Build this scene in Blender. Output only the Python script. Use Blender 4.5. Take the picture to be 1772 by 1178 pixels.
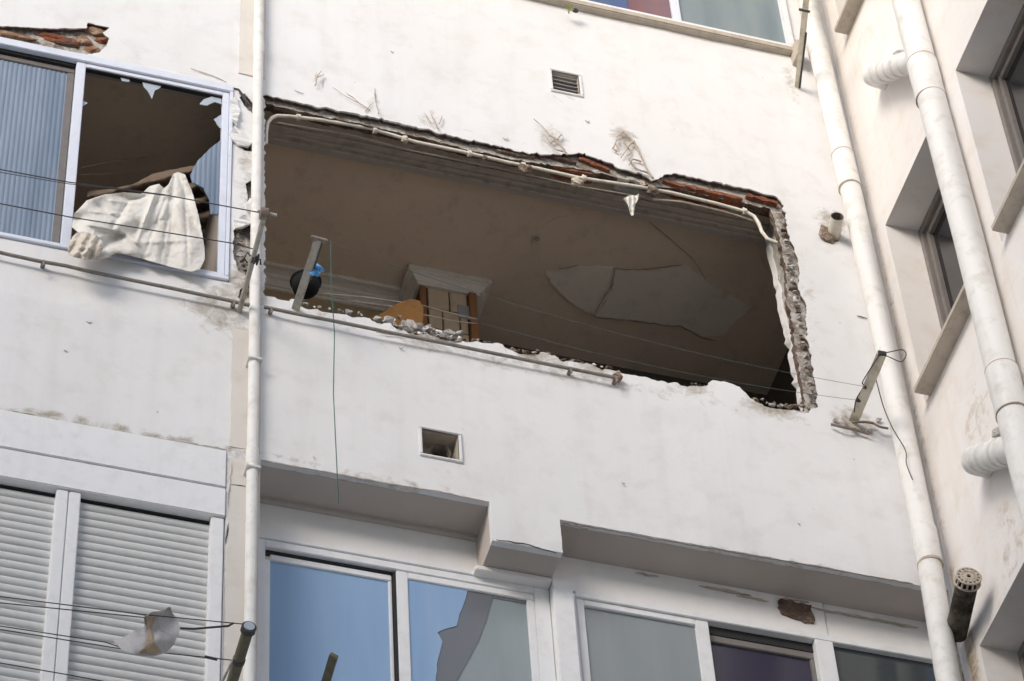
import bpy, bmesh, math, random
from math import radians as rad, sin, cos, pi
from mathutils import Vector as V, Euler, Matrix, noise
from mathutils.geometry import delaunay_2d_cdt
random.seed(7)
for o in list(bpy.data.objects): bpy.data.objects.remove(o)
sc = bpy.context.scene; COL = sc.collection

# ------------------------------------------------------------------ camera
CAM = V((0, -9.0, 1.6)); FPX = 5716.0165
EUL = Euler((2.4491641265955764, 0.049802815787177934, -0.28532147851), 'XYZ')
cd = bpy.data.cameras.new('camera'); cam = bpy.data.objects.new('camera', cd); COL.objects.link(cam)
cam.location = CAM; cam.rotation_euler = EUL
cd.sensor_width = 36; cd.lens = FPX/1772*36; cd.clip_end = 2000; sc.camera = cam
# ------------------------------------------------------------------ sky and sun
SUN_EL, SUN_DIR = 20, V((-0.72, -0.69, 0))        # soft hazy sun from above left, in front of the facade
SUN_DIR = (SUN_DIR.normalized()*cos(rad(SUN_EL)) + V((0, 0, sin(rad(SUN_EL)))))
wd = bpy.data.worlds.new('World'); sc.world = wd; wd.use_nodes = True
wn = wd.node_tree; sky = wn.nodes.new('ShaderNodeTexSky'); sky.sky_type = 'NISHITA'; sky.sun_disc = False
sky.sun_elevation = rad(SUN_EL); sky.sun_rotation = math.atan2(SUN_DIR.x, SUN_DIR.y)
sky.dust_density = 1.7; sky.air_density = 1.0; sky.ozone_density = 1.0
wn.links.new(sky.outputs[0], wn.nodes['Background'].inputs[0]); wn.nodes['Background'].inputs[1].default_value = 0.145
sl = bpy.data.lights.new('sun', 'SUN'); so = bpy.data.objects.new('sun', sl); COL.objects.link(so)
sl.energy = 1.15; sl.angle = rad(26); sl.color = (1, .985, .98)
so.rotation_euler = (-SUN_DIR).to_track_quat('-Z', 'Y').to_euler()
sc.view_settings.view_transform = 'Standard'; sc.view_settings.look = 'None'
sc.view_settings.exposure = 0.64; sc.view_settings.gamma = 1

# ------------------------------------------------------------------ surveyed points: photo point -> metric point on a known plane
RM = EUL.to_matrix()
def ray(u, v): return RM @ V(((u-886)/FPX, -(v-589)/FPX, -1))
def onp(u, v, ax, val):
    d = ray(u, v); return CAM + d*((val-CAM[ax])/d[ax])
def F(u, v, y=0): return onp(u, v, 1, y)
def S(u, v, x=5.18): return onp(u, v, 0, x)
def H(u, v, z): return onp(u, v, 2, z)

# ------------------------------------------------------------------ objects
def tag(o, label=None, cat=None, group=None, kind=None):
    if label: o['label'] = label
    if cat: o['category'] = cat
    if group: o['group'] = group
    if kind: o['kind'] = kind
    return o
def empty(name, loc, label, cat, group=None):
    o = bpy.data.objects.new(name, None); COL.objects.link(o); o.location = loc
    return tag(o, label, cat, group)
def copy_tree(o, parent=None):
    c = o.copy(); COL.objects.link(c); c.parent = parent
    for ch in list(o.children): copy_tree(ch, c)
    return c
class MB:
    def __init__(s): s.v = []; s.f = []; s.m = []; s.uv = None
    def add(s, vs, fs, m=0):
        b = len(s.v); s.v += [tuple(x) for x in vs]; s.f += [tuple(b+i for i in f) for f in fs]; s.m += [m]*len(fs)
        return s
    def box(s, a, b, m=0):
        x0, y0, z0 = a; x1, y1, z1 = b
        return s.add([(x0,y0,z0),(x1,y0,z0),(x1,y1,z0),(x0,y1,z0),(x0,y0,z1),(x1,y0,z1),(x1,y1,z1),(x0,y1,z1)],
                     [(0,3,2,1),(4,5,6,7),(0,1,5,4),(1,2,6,5),(2,3,7,6),(3,0,4,7)], m)
    def prism(s, poly, axis, a, b, m=0):
        """poly: 2D outline in the two other axes, extruded along axis from a to b"""
        def P(p, t):
            q = [0,0,0]; k = [i for i in range(3) if i != axis]; q[k[0]] = p[0]; q[k[1]] = p[1]; q[axis] = t; return tuple(q)
        n = len(poly); vs = [P(p, a) for p in poly]+[P(p, b) for p in poly]
        return s.add(vs, [tuple(range(n)), tuple(range(2*n-1, n-1, -1))]+[(i, (i+1) % n, n+(i+1) % n, n+i) for i in range(n)], m)
    def tube(s, pts, r, n=12, m=0, cap=True):
        pts = [V(p) for p in pts]; k = len(pts); R = r if isinstance(r, (list, tuple)) else [r]*k
        t0 = (pts[1]-pts[0]).normalized(); up = V((0,0,1)) if abs(t0.z) < .9 else V((0,1,0))
        nn = t0.cross(up).normalized(); vs = []
        for i, p in enumerate(pts):
            t = (pts[min(i+1,k-1)]-pts[max(i-1,0)])
            if t.length < 1e-9: t = t0
            t.normalize(); nn = (nn-t*nn.dot(t)).normalized(); bb = t.cross(nn)
            for j in range(n):
                a = 2*pi*j/n; vs.append(p+(nn*cos(a)+bb*sin(a))*R[i])
        fs = [(i*n+j, i*n+(j+1) % n, (i+1)*n+(j+1) % n, (i+1)*n+j) for i in range(k-1) for j in range(n)]
        if cap: fs += [tuple(range(n-1,-1,-1)), tuple((k-1)*n+j for j in range(n))]
        return s.add(vs, fs, m)
    def bar(s, a, b, w, h, m=0, tw=0.0):
        a = V(a); b = V(b); t = (b-a).normalized(); up = V((0,0,1)) if abs(t.z) < .95 else V((1,0,0))
        x = t.cross(up).normalized(); y = x.cross(t)
        x, y = x*cos(tw)+y*sin(tw), y*cos(tw)-x*sin(tw)
        vs = [p+x*sx*w/2+y*sy*h/2 for p in (a, b) for sx, sy in ((-1,-1),(1,-1),(1,1),(-1,1))]
        return s.add(vs, [(0,1,2,3),(7,6,5,4),(0,4,5,1),(1,5,6,2),(2,6,7,3),(3,7,4,0)], m)
    def build(s, name, mats, parent=None, smooth=False, bevel=0, label=None):
        me = bpy.data.meshes.new(name); me.from_pydata(s.v, [], s.f); me.validate()
        mats = mats if isinstance(mats, (list, tuple)) else [mats]
        for mt in mats: me.materials.append(mt)
        bm = bmesh.new(); bm.from_mesh(me)
        if len(bm.faces) == len(s.m):
            for f, mi in zip(bm.faces, s.m): f.material_index = mi
        bmesh.ops.recalc_face_normals(bm, faces=bm.faces)
        if bevel: bmesh.ops.bevel(bm, geom=[e for e in bm.edges if len(e.link_faces) == 2 and e.calc_face_angle(0) > .6], offset=bevel, segments=2, affect='EDGES', clamp_overlap=True)
        for f in bm.faces: f.smooth = smooth
        bm.to_mesh(me); bm.free()
        if smooth: me.set_sharp_from_angle(angle=rad(40))
        o = bpy.data.objects.new(name, me); COL.objects.link(o)
        if parent:
            o.parent = parent; o.matrix_parent_inverse = parent_world(parent).inverted()
        if label: o['label'] = label
        return o
def parent_world(o):
    m = Matrix.LocRotScale(o.location, o.rotation_euler, o.scale)
    return parent_world(o.parent) @ o.matrix_parent_inverse @ m if o.parent else m

# ------------------------------------------------------------------ materials
class N:
    def __init__(s, name):
        s.mat = bpy.data.materials.new(name); s.mat.use_nodes = True; s.t = s.mat.node_tree
        s.b = s.t.nodes['Principled BSDF']; s.co = s.t.nodes.new('ShaderNodeTexCoord').outputs['Object']
    def n(s, ty, **k):
        x = s.t.nodes.new('ShaderNode'+ty)
        for a, b in k.items(): setattr(x, a, b)
        return x
    def l(s, a, b): s.t.links.new(a, b)
    def noise(s, scale, det=4, rough=.55, vec=None, dist=0, sc3=None):
        x = s.n('TexNoise'); x.inputs['Scale'].default_value = scale; x.inputs['Detail'].default_value = det
        x.inputs['Roughness'].default_value = rough; x.inputs['Distortion'].default_value = dist
        v = vec or s.co
        if sc3:
            mp = s.n('Mapping'); mp.inputs['Scale'].default_value = sc3; s.l(v, mp.inputs[0]); v = mp.outputs[0]
        s.l(v, x.inputs['Vector']); return x.outputs[0]
    def ramp(s, fac, stops):
        x = s.n('ValToRGB'); cr = x.color_ramp
        while len(cr.elements) < len(stops): cr.elements.new(.5)
        for e, (p, c) in zip(cr.elements, stops):
            e.position = p; e.color = (*c, 1) if isinstance(c, tuple) else (c, c, c, 1)
        s.l(fac, x.inputs[0]); return x.outputs[0]
    def mix(s, fac, a, b, mode='MIX'):
        x = s.n('Mix', data_type='RGBA', blend_type=mode)
        if isinstance(fac, (int, float)): x.inputs[0].default_value = fac
        else: s.l(fac, x.inputs[0])
        for i, c in ((6, a), (7, b)):
            if isinstance(c, tuple): x.inputs[i].default_value = (*c, 1)
            else: s.l(c, x.inputs[i])
        return x.outputs[2]
    def math(s, op, a, b=0.0, clamp=False):
        x = s.n('Math', operation=op, use_clamp=clamp)
        for i, c in enumerate((a, b)):
            if isinstance(c, (int, float)): x.inputs[i].default_value = c
            else: s.l(c, x.inputs[i])
        return x.outputs[0]
    def bump(s, h, dist=.002, strength=1.0, prev=None):
        x = s.n('Bump'); x.inputs['Distance'].default_value = dist; x.inputs['Strength'].default_value = strength
        s.l(h, x.inputs['Height'])
        if prev: s.l(prev, x.inputs['Normal'])
        return x.outputs[0]
    def fin(s, col, rough=.85, nrm=None, spec=.25):
        if isinstance(col, tuple): s.b.inputs['Base Color'].default_value = (*col, 1)
        else: s.l(col, s.b.inputs['Base Color'])
        if isinstance(rough, (int, float)): s.b.inputs['Roughness'].default_value = rough
        else: s.l(rough, s.b.inputs['Roughness'])
        s.b.inputs['Specular IOR Level'].default_value = spec
        if nrm: s.l(nrm, s.b.inputs['Normal'])
        return s.mat

def plaster(name, base, warm, dirt, grime=True, spots=.5, streak=.25, bumpd=.0022):
    n = N(name)
    big = n.noise(.9, 4, .6); c = n.mix(n.ramp(big, [(.35, 0.0), (.68, 1.0)]), base, warm)
    # rain streaks running down
    st = n.noise(1.0, 5, .6, sc3=(7, 7, .45)); c = n.mix(n.math('MULTIPLY', n.ramp(st, [(.52, 0.0), (.8, 1.0)]), streak), c, dirt)
    mid = n.noise(6, 6, .65); c = n.mix(n.math('MULTIPLY', n.ramp(mid, [(.5, 0.0), (.78, 1.0)]), .35), c, dirt)
    # small flecks
    vo = n.n('TexVoronoi'); vo.inputs['Scale'].default_value = 9; n.l(n.co, vo.inputs['Vector'])
    fl = n.ramp(vo.outputs['Distance'], [(.028, 1.0), (.06, 0.0)])
    sel = n.ramp(n.noise(2.3, 2), [(.56, 0.0), (.6, 1.0)])
    c = n.mix(n.math('MULTIPLY', n.math('MULTIPLY', fl, sel), spots), c, (.2, .16, .12))
    if grime:
        at = n.n('Attribute', attribute_name='grime')
        g = n.math('ADD', at.outputs['Fac'], n.math('MULTIPLY', n.math('SUBTRACT', n.noise(14, 8, .72, dist=.6), .5), 1.5))
        gm = n.ramp(g, [(.42, 0.0), (.62, .45), (.85, 1.0)])
        gm = n.math('MULTIPLY', gm, n.ramp(at.outputs['Fac'], [(.02, 0.0), (.25, 1.0)]))
        c = n.mix(gm, c, n.mix(n.noise(30, 5), dirt, (.24, .19, .13)))
    b1 = n.bump(n.noise(3.2, 3, .5), .02, .35)
    tro = n.noise(1, 6, .6, sc3=(7, 7, 22)); b2 = n.bump(tro, .003, .3, b1)
    b3 = n.bump(n.noise(150, 4, .6), bumpd, .5, b2)
    return n.fin(c, .9, b3, .15)
M = {}
M['front'] = plaster('white_plaster', (.80,.795,.803), (.77,.76,.755), (.54,.50,.45), streak=.22)
M_REVEAL = plaster('bare_reveal_render', (.26,.255,.26), (.225,.22,.22), (.20,.18,.17), grime=False, spots=0, streak=0)
M['side'] = plaster('warm_white_plaster', (.82,.79,.778), (.80,.76,.73), (.62,.49,.32), streak=.3)
M['cream'] = plaster('cream_plaster', (.74,.70,.655), (.69,.645,.59), (.45,.40,.34))
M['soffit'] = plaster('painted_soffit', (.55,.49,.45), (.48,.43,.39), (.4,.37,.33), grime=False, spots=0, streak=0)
def brickmat(name, c1, c2, dust):
    n = N(name); a = n.noise(9, 6, .7); c = n.mix(n.ramp(a, [(.4, 0.0), (.6, 1.0)]), c1, c2)
    c = n.mix(n.ramp(n.noise(26, 6, .7, dist=.8), [(.5, 0.0), (.66, 1.0)]), c, dust)
    c = n.mix(n.ramp(n.noise(60, 4, .7), [(.55, 0.0), (.75, .8)]), c, (.06,.045,.035))
    return n.fin(c, .95, n.bump(n.noise(45, 8, .75), .02, .9), .1)
M['rubble'] = brickmat('broken_masonry', (.20,.13,.095), (.34,.27,.21), (.52,.47,.41))
M['browncore'] = brickmat('dusty_brown_brick', (.13,.085,.07), (.22,.15,.12), (.32,.25,.2))
M['brick'] = brickmat('orange_brick', (.36,.125,.065), (.23,.09,.055), (.36,.22,.16))
M['jamb'] = brickmat('crumbled_jamb', (.62,.58,.53), (.26,.21,.17), (.78,.76,.73))
M['tanbrick'] = brickmat('tan_brick', (.42,.26,.16), (.36,.17,.10), (.58,.5,.42))
M['mortar'] = brickmat('grey_mortar', (.5,.46,.41), (.62,.59,.55), (.75,.73,.70))
def paint(name, col, dirt, amt=.5, rough=.45, b=.001, scale=12):
    n = N(name); c = n.mix(n.math('MULTIPLY', n.ramp(n.noise(scale, 6, .65), [(.5, 0.0), (.72, 1.0)]), amt), col, dirt)
    c = n.mix(n.math('MULTIPLY', n.ramp(n.noise(1, 5, .6, sc3=(16, 16, 1.2)), [(.5, 0.0), (.8, 1.0)]), amt*.6), c, dirt)
    return n.fin(c, n.ramp(n.noise(20, 3), [(.3, max(0, rough-.1)), (.7, min(1, rough+.15))]), n.bump(n.noise(60, 4), b, .5), .4)
M['pipe'] = paint('painted_pipe', (.80,.785,.76), (.50,.45,.37), .5, .5)
M['conduit'] = paint('grey_cream_conduit', (.78,.73,.63), (.4,.34,.27), .5, .6, scale=25)
M['alu'] = paint('white_aluminium', (.83,.83,.84), (.55,.52,.48), .3, .4)
M['blualu'] = paint('bluish_white_aluminium', (.74,.77,.86), (.5,.5,.5), .25, .35)
M['shutter'] = paint('plastic_shutter', (.64,.64,.635), (.45,.44,.42), .25, .5)
M['stone'] = paint('stone_sill', (.50,.44,.37), (.3,.26,.2), .6, .85, .003, 20)
M['panel'] = paint('white_panel', (.86,.835,.82), (.7,.66,.6), .25, .6)
M['rail'] = paint('painted_iron_rail', (.26,.24,.22), (.13,.11,.095), .8, .75, .003, 30)
M['rust'] = paint('rusty_iron', (.24,.2,.17), (.14,.08,.05), .8, .75, .003, 30)
M['steel'] = paint('weathered_steel', (.42,.40,.36), (.2,.16,.11), .8, .6, .003, 25)
M['wood'] = paint('weathered_wood', (.62,.57,.47), (.25,.2,.14), .7, .85, .004, 18)
M['oldwood'] = paint('dark_mossy_wood', (.16,.15,.10), (.07,.06,.05), .7, .9, .004, 30)
M['brownwood'] = paint('brown_wood', (.40,.19,.08), (.24,.12,.06), .6, .7, .003, 15)
M['foam'] = paint('ochre_foam', (.20,.095,.025), (.13,.06,.02), .8, .9, .008, 20)
M['black'] = paint('black_plastic', (.010,.010,.012), (.015,.015,.015), .3, .95)
M['wire'] = paint('dark_wire', (.06,.055,.055), (.1,.08,.06), .3, .6)
M['line'] = paint('grey_green_line', (.10,.13,.12), (.05,.06,.05), .3, .8)
M['filth'] = brickmat('filthy_pipe', (.035,.03,.028), (.16,.14,.115), (.06,.05,.045))
M['green'] = paint('green_cord', (.04,.12,.10), (.05,.1,.08), .3, .7)
M['darkpaint'] = paint('dark_frame', (.10,.10,.11), (.06,.055,.05), .4, .4)
M['brownframe'] = paint('grey_brown_frame', (.2,.18,.17), (.1,.09,.08), .4, .45)
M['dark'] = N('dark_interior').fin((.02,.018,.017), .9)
M['seal'] = N('black_seal').fin((.03,.03,.03), .7)
M['tile'] = paint('beige_tile', (.74,.58,.42), (.5,.38,.27), .5, .45, .001, 10)
M['grout'] = N('grout').fin((.13,.10,.07), .9)
M['shadowcrack'] = paint('faint_crack', (.36,.30,.25), (.25,.2,.16), .5, .9)
M['blue'] = paint('blue_cloth', (.13,.38,.72), (.06,.15,.4), .5, .8, .004, 30)
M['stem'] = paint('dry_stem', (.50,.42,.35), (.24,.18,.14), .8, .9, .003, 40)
M['ceil'] = None
def ceilmat(name, c1, c2, b=.003):
    n = N(name); c = n.mix(n.ramp(n.noise(1.3, 5, .6), [(.35, 0.0), (.7, 1.0)]), c1, c2)
    c = n.mix(n.math('MULTIPLY', n.ramp(n.noise(9, 7, .7), [(.52, 0.0), (.75, 1.0)]), .3), c, (.26,.22,.18))
    return n.fin(c, .95, n.bump(n.noise(8, 6, .6), b, .6), .1)
M['ceil'] = ceilmat('stained_ceiling', (.86,.70,.55), (.78,.64,.51))
M['ceil2'] = ceilmat('bare_ceiling_plaster', (.90,.82,.70), (.84,.75,.64), .006)
M['trim'] = ceilmat('dusty_trim', (.90,.84,.75), (.82,.75,.66))
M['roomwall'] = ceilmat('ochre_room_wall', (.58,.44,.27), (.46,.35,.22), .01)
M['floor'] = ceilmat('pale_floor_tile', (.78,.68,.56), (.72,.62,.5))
M['unlit'] = ceilmat('unlit_room_wall', (.16,.13,.10), (.11,.09,.075))  # dark wall colour that paints in the unlit depth of the room
M['track'] = paint('old_window_track', (.56,.48,.40), (.25,.21,.17), .7, .6, .003, 18)
def glass(name, col, rough=.08, coat=.0, spec=.5, var=None):
    n = N(name); c = col
    if var: c = n.mix(n.ramp(n.noise(1.2, 4, .55, sc3=(6, 6, .7)), [(.3, 0.0), (.72, 1.0)]), col, var)
    n.fin(c, rough, n.bump(n.noise(2.5, 2), .004, .3), spec); return n.mat
M['g_rib'] = glass('ribbed_glass', (.165,.215,.29), .4, var=(.28,.34,.43), spec=.2)
M['g_blue'] = glass('blue_film_sky_glass', (.26,.40,.62), .3, var=(.33,.47,.66), spec=.2)  # film blue, with the sky's reflection painted into the colour
M['g_torn'] = glass('grey_green_glass', (.30,.35,.37), .2, var=(.24,.28,.30))
M['g_grey'] = glass('grey_glass', (.22,.26,.27), .15, var=(.27,.30,.32))
M['g_band'] = glass('dim_grey_glass', (.17,.18,.20), .2)
M['g_purple'] = glass('purple_dark_glass', (.045,.04,.07), .12)
M['g_dark'] = glass('dark_teal_glass', (.05,.06,.065), .1)
M['g_top'] = glass('obscure_glass', (.17,.22,.25), .3, var=(.24,.29,.31))
M['g_topblue'] = glass('blue_reflection_glass', (.09,.13,.27), .12, var=(.13,.16,.26))  # blue reflection painted into the glass colour
M['g_topred'] = glass('reddish_reflection_glass', (.21,.10,.11), .12, var=(.13,.09,.15))  # purple-red reflection painted into the glass colour
M['g_side'] = glass('dark_window_glass', (.012,.012,.014), .05)
M['g_clear'] = glass('pale_glass_shard', (.45,.50,.56), .15)
def clothmat(name, c1, c2, dirt):
    n = N(name); c = n.mix(n.noise(3, 4), c1, c2)
    c = n.mix(n.ramp(n.noise(9, 7, .7, dist=.5), [(.53, 0.0), (.72, .8)]), c, dirt)
    w = n.n('TexWave'); w.inputs['Scale'].default_value = 60; n.l(n.co, w.inputs['Vector'])
    n.fin(c, .95, n.bump(n.noise(40, 5), .006, .6, n.bump(w.outputs[0], .001, .4)), .05); return n.mat
M['cloth'] = clothmat('dusty_white_cloth', (.78,.76,.72), (.68,.65,.60), (.50,.43,.35))
M['dirtycloth'] = clothmat('dirty_rag_cloth', (.70,.65,.58), (.58,.51,.43), (.22,.15,.10))
M['blanket'] = clothmat('dark_brown_blanket', (.14,.10,.075), (.2,.15,.11), (.07,.05,.04))
M['bag'] = clothmat('grey_plastic_rag', (.40,.39,.40), (.5,.49,.49), (.3,.22,.14))
M['rag2'] = clothmat('brown_rag', (.36,.27,.18), (.42,.33,.25), (.2,.14,.1))
n = N('concrete_paving'); M['ground'] = n.fin(n.mix(n.noise(.8, 8, .7), (.52,.48,.42), (.60,.56,.50)), .95, n.bump(n.noise(30, 6), .01, .5))
M['shade_block'] = plaster('shade_block_plaster', (.72,.68,.62), (.68,.63,.57), (.4,.36,.3), grime=False)

# ------------------------------------------------------------------ geometry helpers for walls
def area2(p): return sum(p[i][0]*p[(i+1) % len(p)][1]-p[(i+1) % len(p)][0]*p[i][1] for i in range(len(p)))
def jag(poly, step=.022, amp=.006, seed=0, flags=None):
    """subdivide a closed 2D outline and roughen it; flags[i] False keeps edge i straight"""
    out = []; n = len(poly)
    for i in range(n):
        a = V(poly[i]).to_2d() if len(poly[i]) > 2 else V(poly[i]); b = V(poly[(i+1) % n])
        fl = True if flags is None else flags[i]; L = (b-a).length; k = max(1, int(L/step)) if fl else 1
        d = (b-a).normalized() if L > 0 else V((1,0)); nn = V((-d.y, d.x))
        for j in range(k):
            p = a.lerp(b, j/k)
            if fl and j: 
                q = noise.noise(V((p.x*26, p.y*26, seed)))*amp + noise.noise(V((p.x*80, p.y*80, seed+5)))*amp*.8
                p = p+nn*q
            out.append((p.x, p.y))
    return out
def normals2(poly):
    n = len(poly); s = 1 if area2(poly) > 0 else -1; out = []
    for i in range(n):
        a = V(poly[i-1]); b = V(poly[(i+1) % n]); d = (b-a)
        if d.length < 1e-9: d = V((1, 0))
        d.normalize(); out.append(V((d.y, -d.x))*s)      # outward from the polygon = into the wall
    return out
def pin(p, poly):
    x, y = p; c = False; n = len(poly)
    for i in range(n):
        x1, y1 = poly[i]; x2, y2 = poly[(i+1) % n]
        if (y1 > y) != (y2 > y) and x < (x2-x1)*(y-y1)/(y2-y1)+x1: c = not c
    return c
def slab(outline, holes, axis, pos, back, grid=None, gstep=.06, rims=None, wav=0.0, mats=None, name='wall', parent=None, grime=None, roughback=0, label=None):
    """wall sheet with holes: front face at `pos` on axis, rims running to depth `back`.
    rims: per hole list of (depth fraction, outward offset, noise amp, material index)."""
    k = [i for i in range(3) if i != axis]
    def P(p, t):
        q = [0,0,0]; q[k[0]] = p[0]; q[k[1]] = p[1]; q[axis] = t; return q
    pts = []; edges = []
    for lp in [outline]+holes:
        b = len(pts); pts += [V(p) for p in lp]; edges += [(b+i, b+(i+1) % len(lp)) for i in range(len(lp))]
    nb = len(pts)
    if grid:
        x0, y0, x1, y1 = grid; xi = int((x1-x0)/gstep); yi = int((y1-y0)/gstep); lim = (gstep*.45)**2
        cells = {}
        for p in pts: cells.setdefault((int(p.x/gstep), int(p.y/gstep)), []).append(p)
        for i in range(xi+1):
            for j in range(yi+1):
                p = (x0+i*gstep+random.uniform(-.2,.2)*gstep, y0+j*gstep+random.uniform(-.2,.2)*gstep)
                if not pin(p, outline) or any(pin(p, h) for h in holes if min(a[0] for a in h)-.01 < p[0] < max(a[0] for a in h)+.01 and min(a[1] for a in h)-.01 < p[1] < max(a[1] for a in h)+.01): continue
                cx, cy = int(p[0]/gstep), int(p[1]/gstep)
                if any((q.x-p[0])**2+(q.y-p[1])**2 < lim for a in (-1,0,1) for b in (-1,0,1) for q in cells.get((cx+a, cy+b), ())): continue
                pts.append(V(p))
    vo, eo, fo, ov, _, _ = delaunay_2d_cdt(pts, edges, [], 0, 1e-5)
    mb = MB(); vs = []
    for p in vo:
        t = pos
        if wav: t += wav*noise.noise(V((p.x*1.7, p.y*1.7, 3))) + wav*.35*noise.noise(V((p.x*6, p.y*6, 8)))
        vs.append(P(p, t))
    fs = []
    for f in fo:
        c = sum((vo[i] for i in f), V((0,0)))/len(f); c = (c.x, c.y)
        if not pin(c, outline) or any(pin(c, h) for h in holes): continue
        fs.append(f)
    mb.add(vs, fs, 0)
    # rims
    for hi, h in enumerate(holes):
        rm = rims[hi] if rims else [(1, 0, 0, 0)]
        nn = normals2(h); n = len(h)
        prev = None; base = []
        for p in h:
            t = pos
            if wav: t += wav*noise.noise(V((p[0]*1.7, p[1]*1.7, 3))) + wav*.35*noise.noise(V((p[0]*6, p[1]*6, 8)))
            base.append(P(p, t))
        rings = [base]; ms = []
        for ri, (fr, off, am, mi) in enumerate(rm):
            t = pos+(back-pos)*fr; ring = []
            for p, q in zip(h, nn):
                o = off+am*(noise.noise(V((p[0]*22, p[1]*22, 4+ri*3)))*1.2+noise.noise(V((p[0]*60, p[1]*60, 9+ri)))*.7)
                tt = t+(am*.8*noise.noise(V((p[0]*30, p[1]*30, 31+ri))) if fr < .99 else 0)
                ring.append(P((p[0]+q.x*o, p[1]+q.y*o), tt))
            rings.append(ring); ms.append(mi)
        for r in range(len(rings)-1):
            vv = rings[r]+rings[r+1]
            mb.add(vv, [(i, (i+1) % n, n+(i+1) % n, n+i) for i in range(n)], ms[r])
    o = mb.build(name, mats, parent, label=label)
    if grime:
        me = o.data; at = me.attributes.new('grime', 'FLOAT', 'POINT')
        dat = []
        for v in me.vertices:
            g = 0
            for (gx, gy, rx, ry, s) in grime:
                d = ((v.co[k[0]]-gx)/rx)**2+((v.co[k[1]]-gy)/ry)**2
                if d < 1: g = max(g, s*(1-d)**1.0)
            dat.append(g)
        at.data.foreach_set('value', dat)
    return o
def XZ(pts, y=0): return [(p.x, p.z) for p in (F(u, v, y) for u, v in pts)]
def YZ(pts, x=5.18): return [(p.y, p.z) for p in (S(u, v, x) for u, v in pts)]
XC = 5.18
# ================================================================== setting
g = MB(); g.add([(-300,-300,0),(300,-300,0),(300,300,0),(-300,300,0)], [(0,1,2,3)])
tag(g.build('ground', M['ground']), kind='structure')

# unseen block added behind the camera to shade the lower storeys
ob = empty('unseen_shade_block', (-6,-13.5,0), 'unseen plain block added behind the camera to shade the lower facade', 'building')
MB().box((-30,-22,0),(22,-13.5,17.4)).build('shade_block_body', M['shade_block'], ob)
MB().box((-30.2,-22.2,17.4),(22.2,-13.3,17.6)).build('shade_block_top', M['stone'], ob)
# ================================================================== main building
B = empty('apartment_building', (2.5, 0, 0), 'weathered white apartment block facade with a wide hole broken through one storey', 'building')
# --- outlines traced on the facade plane
hole_main = [(458,163),(520,178),(600,194),(680,211),(750,227),(800,240),(860,251),(900,262),(935,267),(985,266),(1012,264),(1050,280),(1075,292),(1110,299),(1128,312),(1142,306),(1165,299),(1220,311),(1290,326),(1345,341),(1353,352),
 (1362,395),(1378,440),(1384,470),(1382,500),(1396,528),(1394,550),(1399,590),(1408,640),(1415,680),(1412,706),
 (1400,714),(1360,709),(1322,704),(1298,690),(1280,670),(1262,663),(1232,658),(1222,668),(1195,667),(1150,659),(1100,648),(1065,641),(1042,640),(1020,629),(1000,627),(975,626),(960,615),(935,609),(925,616),(898,615),(880,604),(862,594),(830,592),(800,590),(788,594),(760,590),(742,590),(728,580),(712,580),(700,571),(684,567),(676,558),(655,560),(640,550),(630,548),(610,549),(600,544),(560,540),(510,527),(480,518),(458,512)]
hm = XZ(hole_main); hm = jag(hm, .014, .013, 1)
left_win = [(-1.2,13.12),(1.925,13.12),(1.925,14.625),(-1.2,14.625)]
brick_gap = jag(XZ([(-60,32),(0,44),(45,46),(95,49),(150,48),(152,38),(190,47),(178,55),(190,66),(185,76),(172,90),(150,94),(100,86),(40,74),(-60,56)]), .012, .006, 2)
brick_gap = [(x, max(z, 14.634)) for x, z in brick_gap]
pil_holes = [jag(XZ(q), .01, .005, 3+i) for i, q in enumerate([
    [(404,398),(418,392),(432,385),(437,398),(436,425),(434,450),(437,470),(428,478),(412,468),(404,440)],
    [(428,490),(437,486),(436,512),(424,520),(412,515),(416,500)],
    [(414,168),(424,160),(438,178),(439,198),(428,190)],
    [(424,318),(437,310),(438,350),(430,345)],
    [(410,246),(428,242),(438,250),(438,262),(424,260)]])]
LZ = 10.0
shut_open = [(-1.2,9.6),(1.935,9.6),(1.935,11.985),(-1.2,11.985)]
low_open = [(2.078,9.6),(5.18-.004,9.6),(5.18-.004,11.945),(3.39,11.945),(3.39,11.735),(3.08,11.735),(3.08,11.975),(2.078,11.975)]
low_open = jag(low_open, .03, .004, 9, [False, False, True, True, False, False, True, False])
shut_open2 = jag(shut_open, .03, .006, 10, [False, False, True, False])
top_open = [(-1.2,16.03),(4.96,16.03),(4.96,17.5),(-1.2,17.5)]
def sq(a, b): return [(a[0],a[1]),(b[0],a[1]),(b[0],b[1]),(a[0],b[1])]
ventU = sq((3.56,15.165),(3.705,15.335)); ventL = sq((2.79,12.20),(2.955,12.365))
stub_hole = jag([(4.955+.045*cos(a*pi/6), 14.42+.055*sin(a*pi/6)) for a in range(12)], .01, .008, 12)
patch_hole = None
def G(u, v, ru, rv, s):
    p = F(u, v); return (p.x, p.z, ru/375, rv/205, s)
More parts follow.
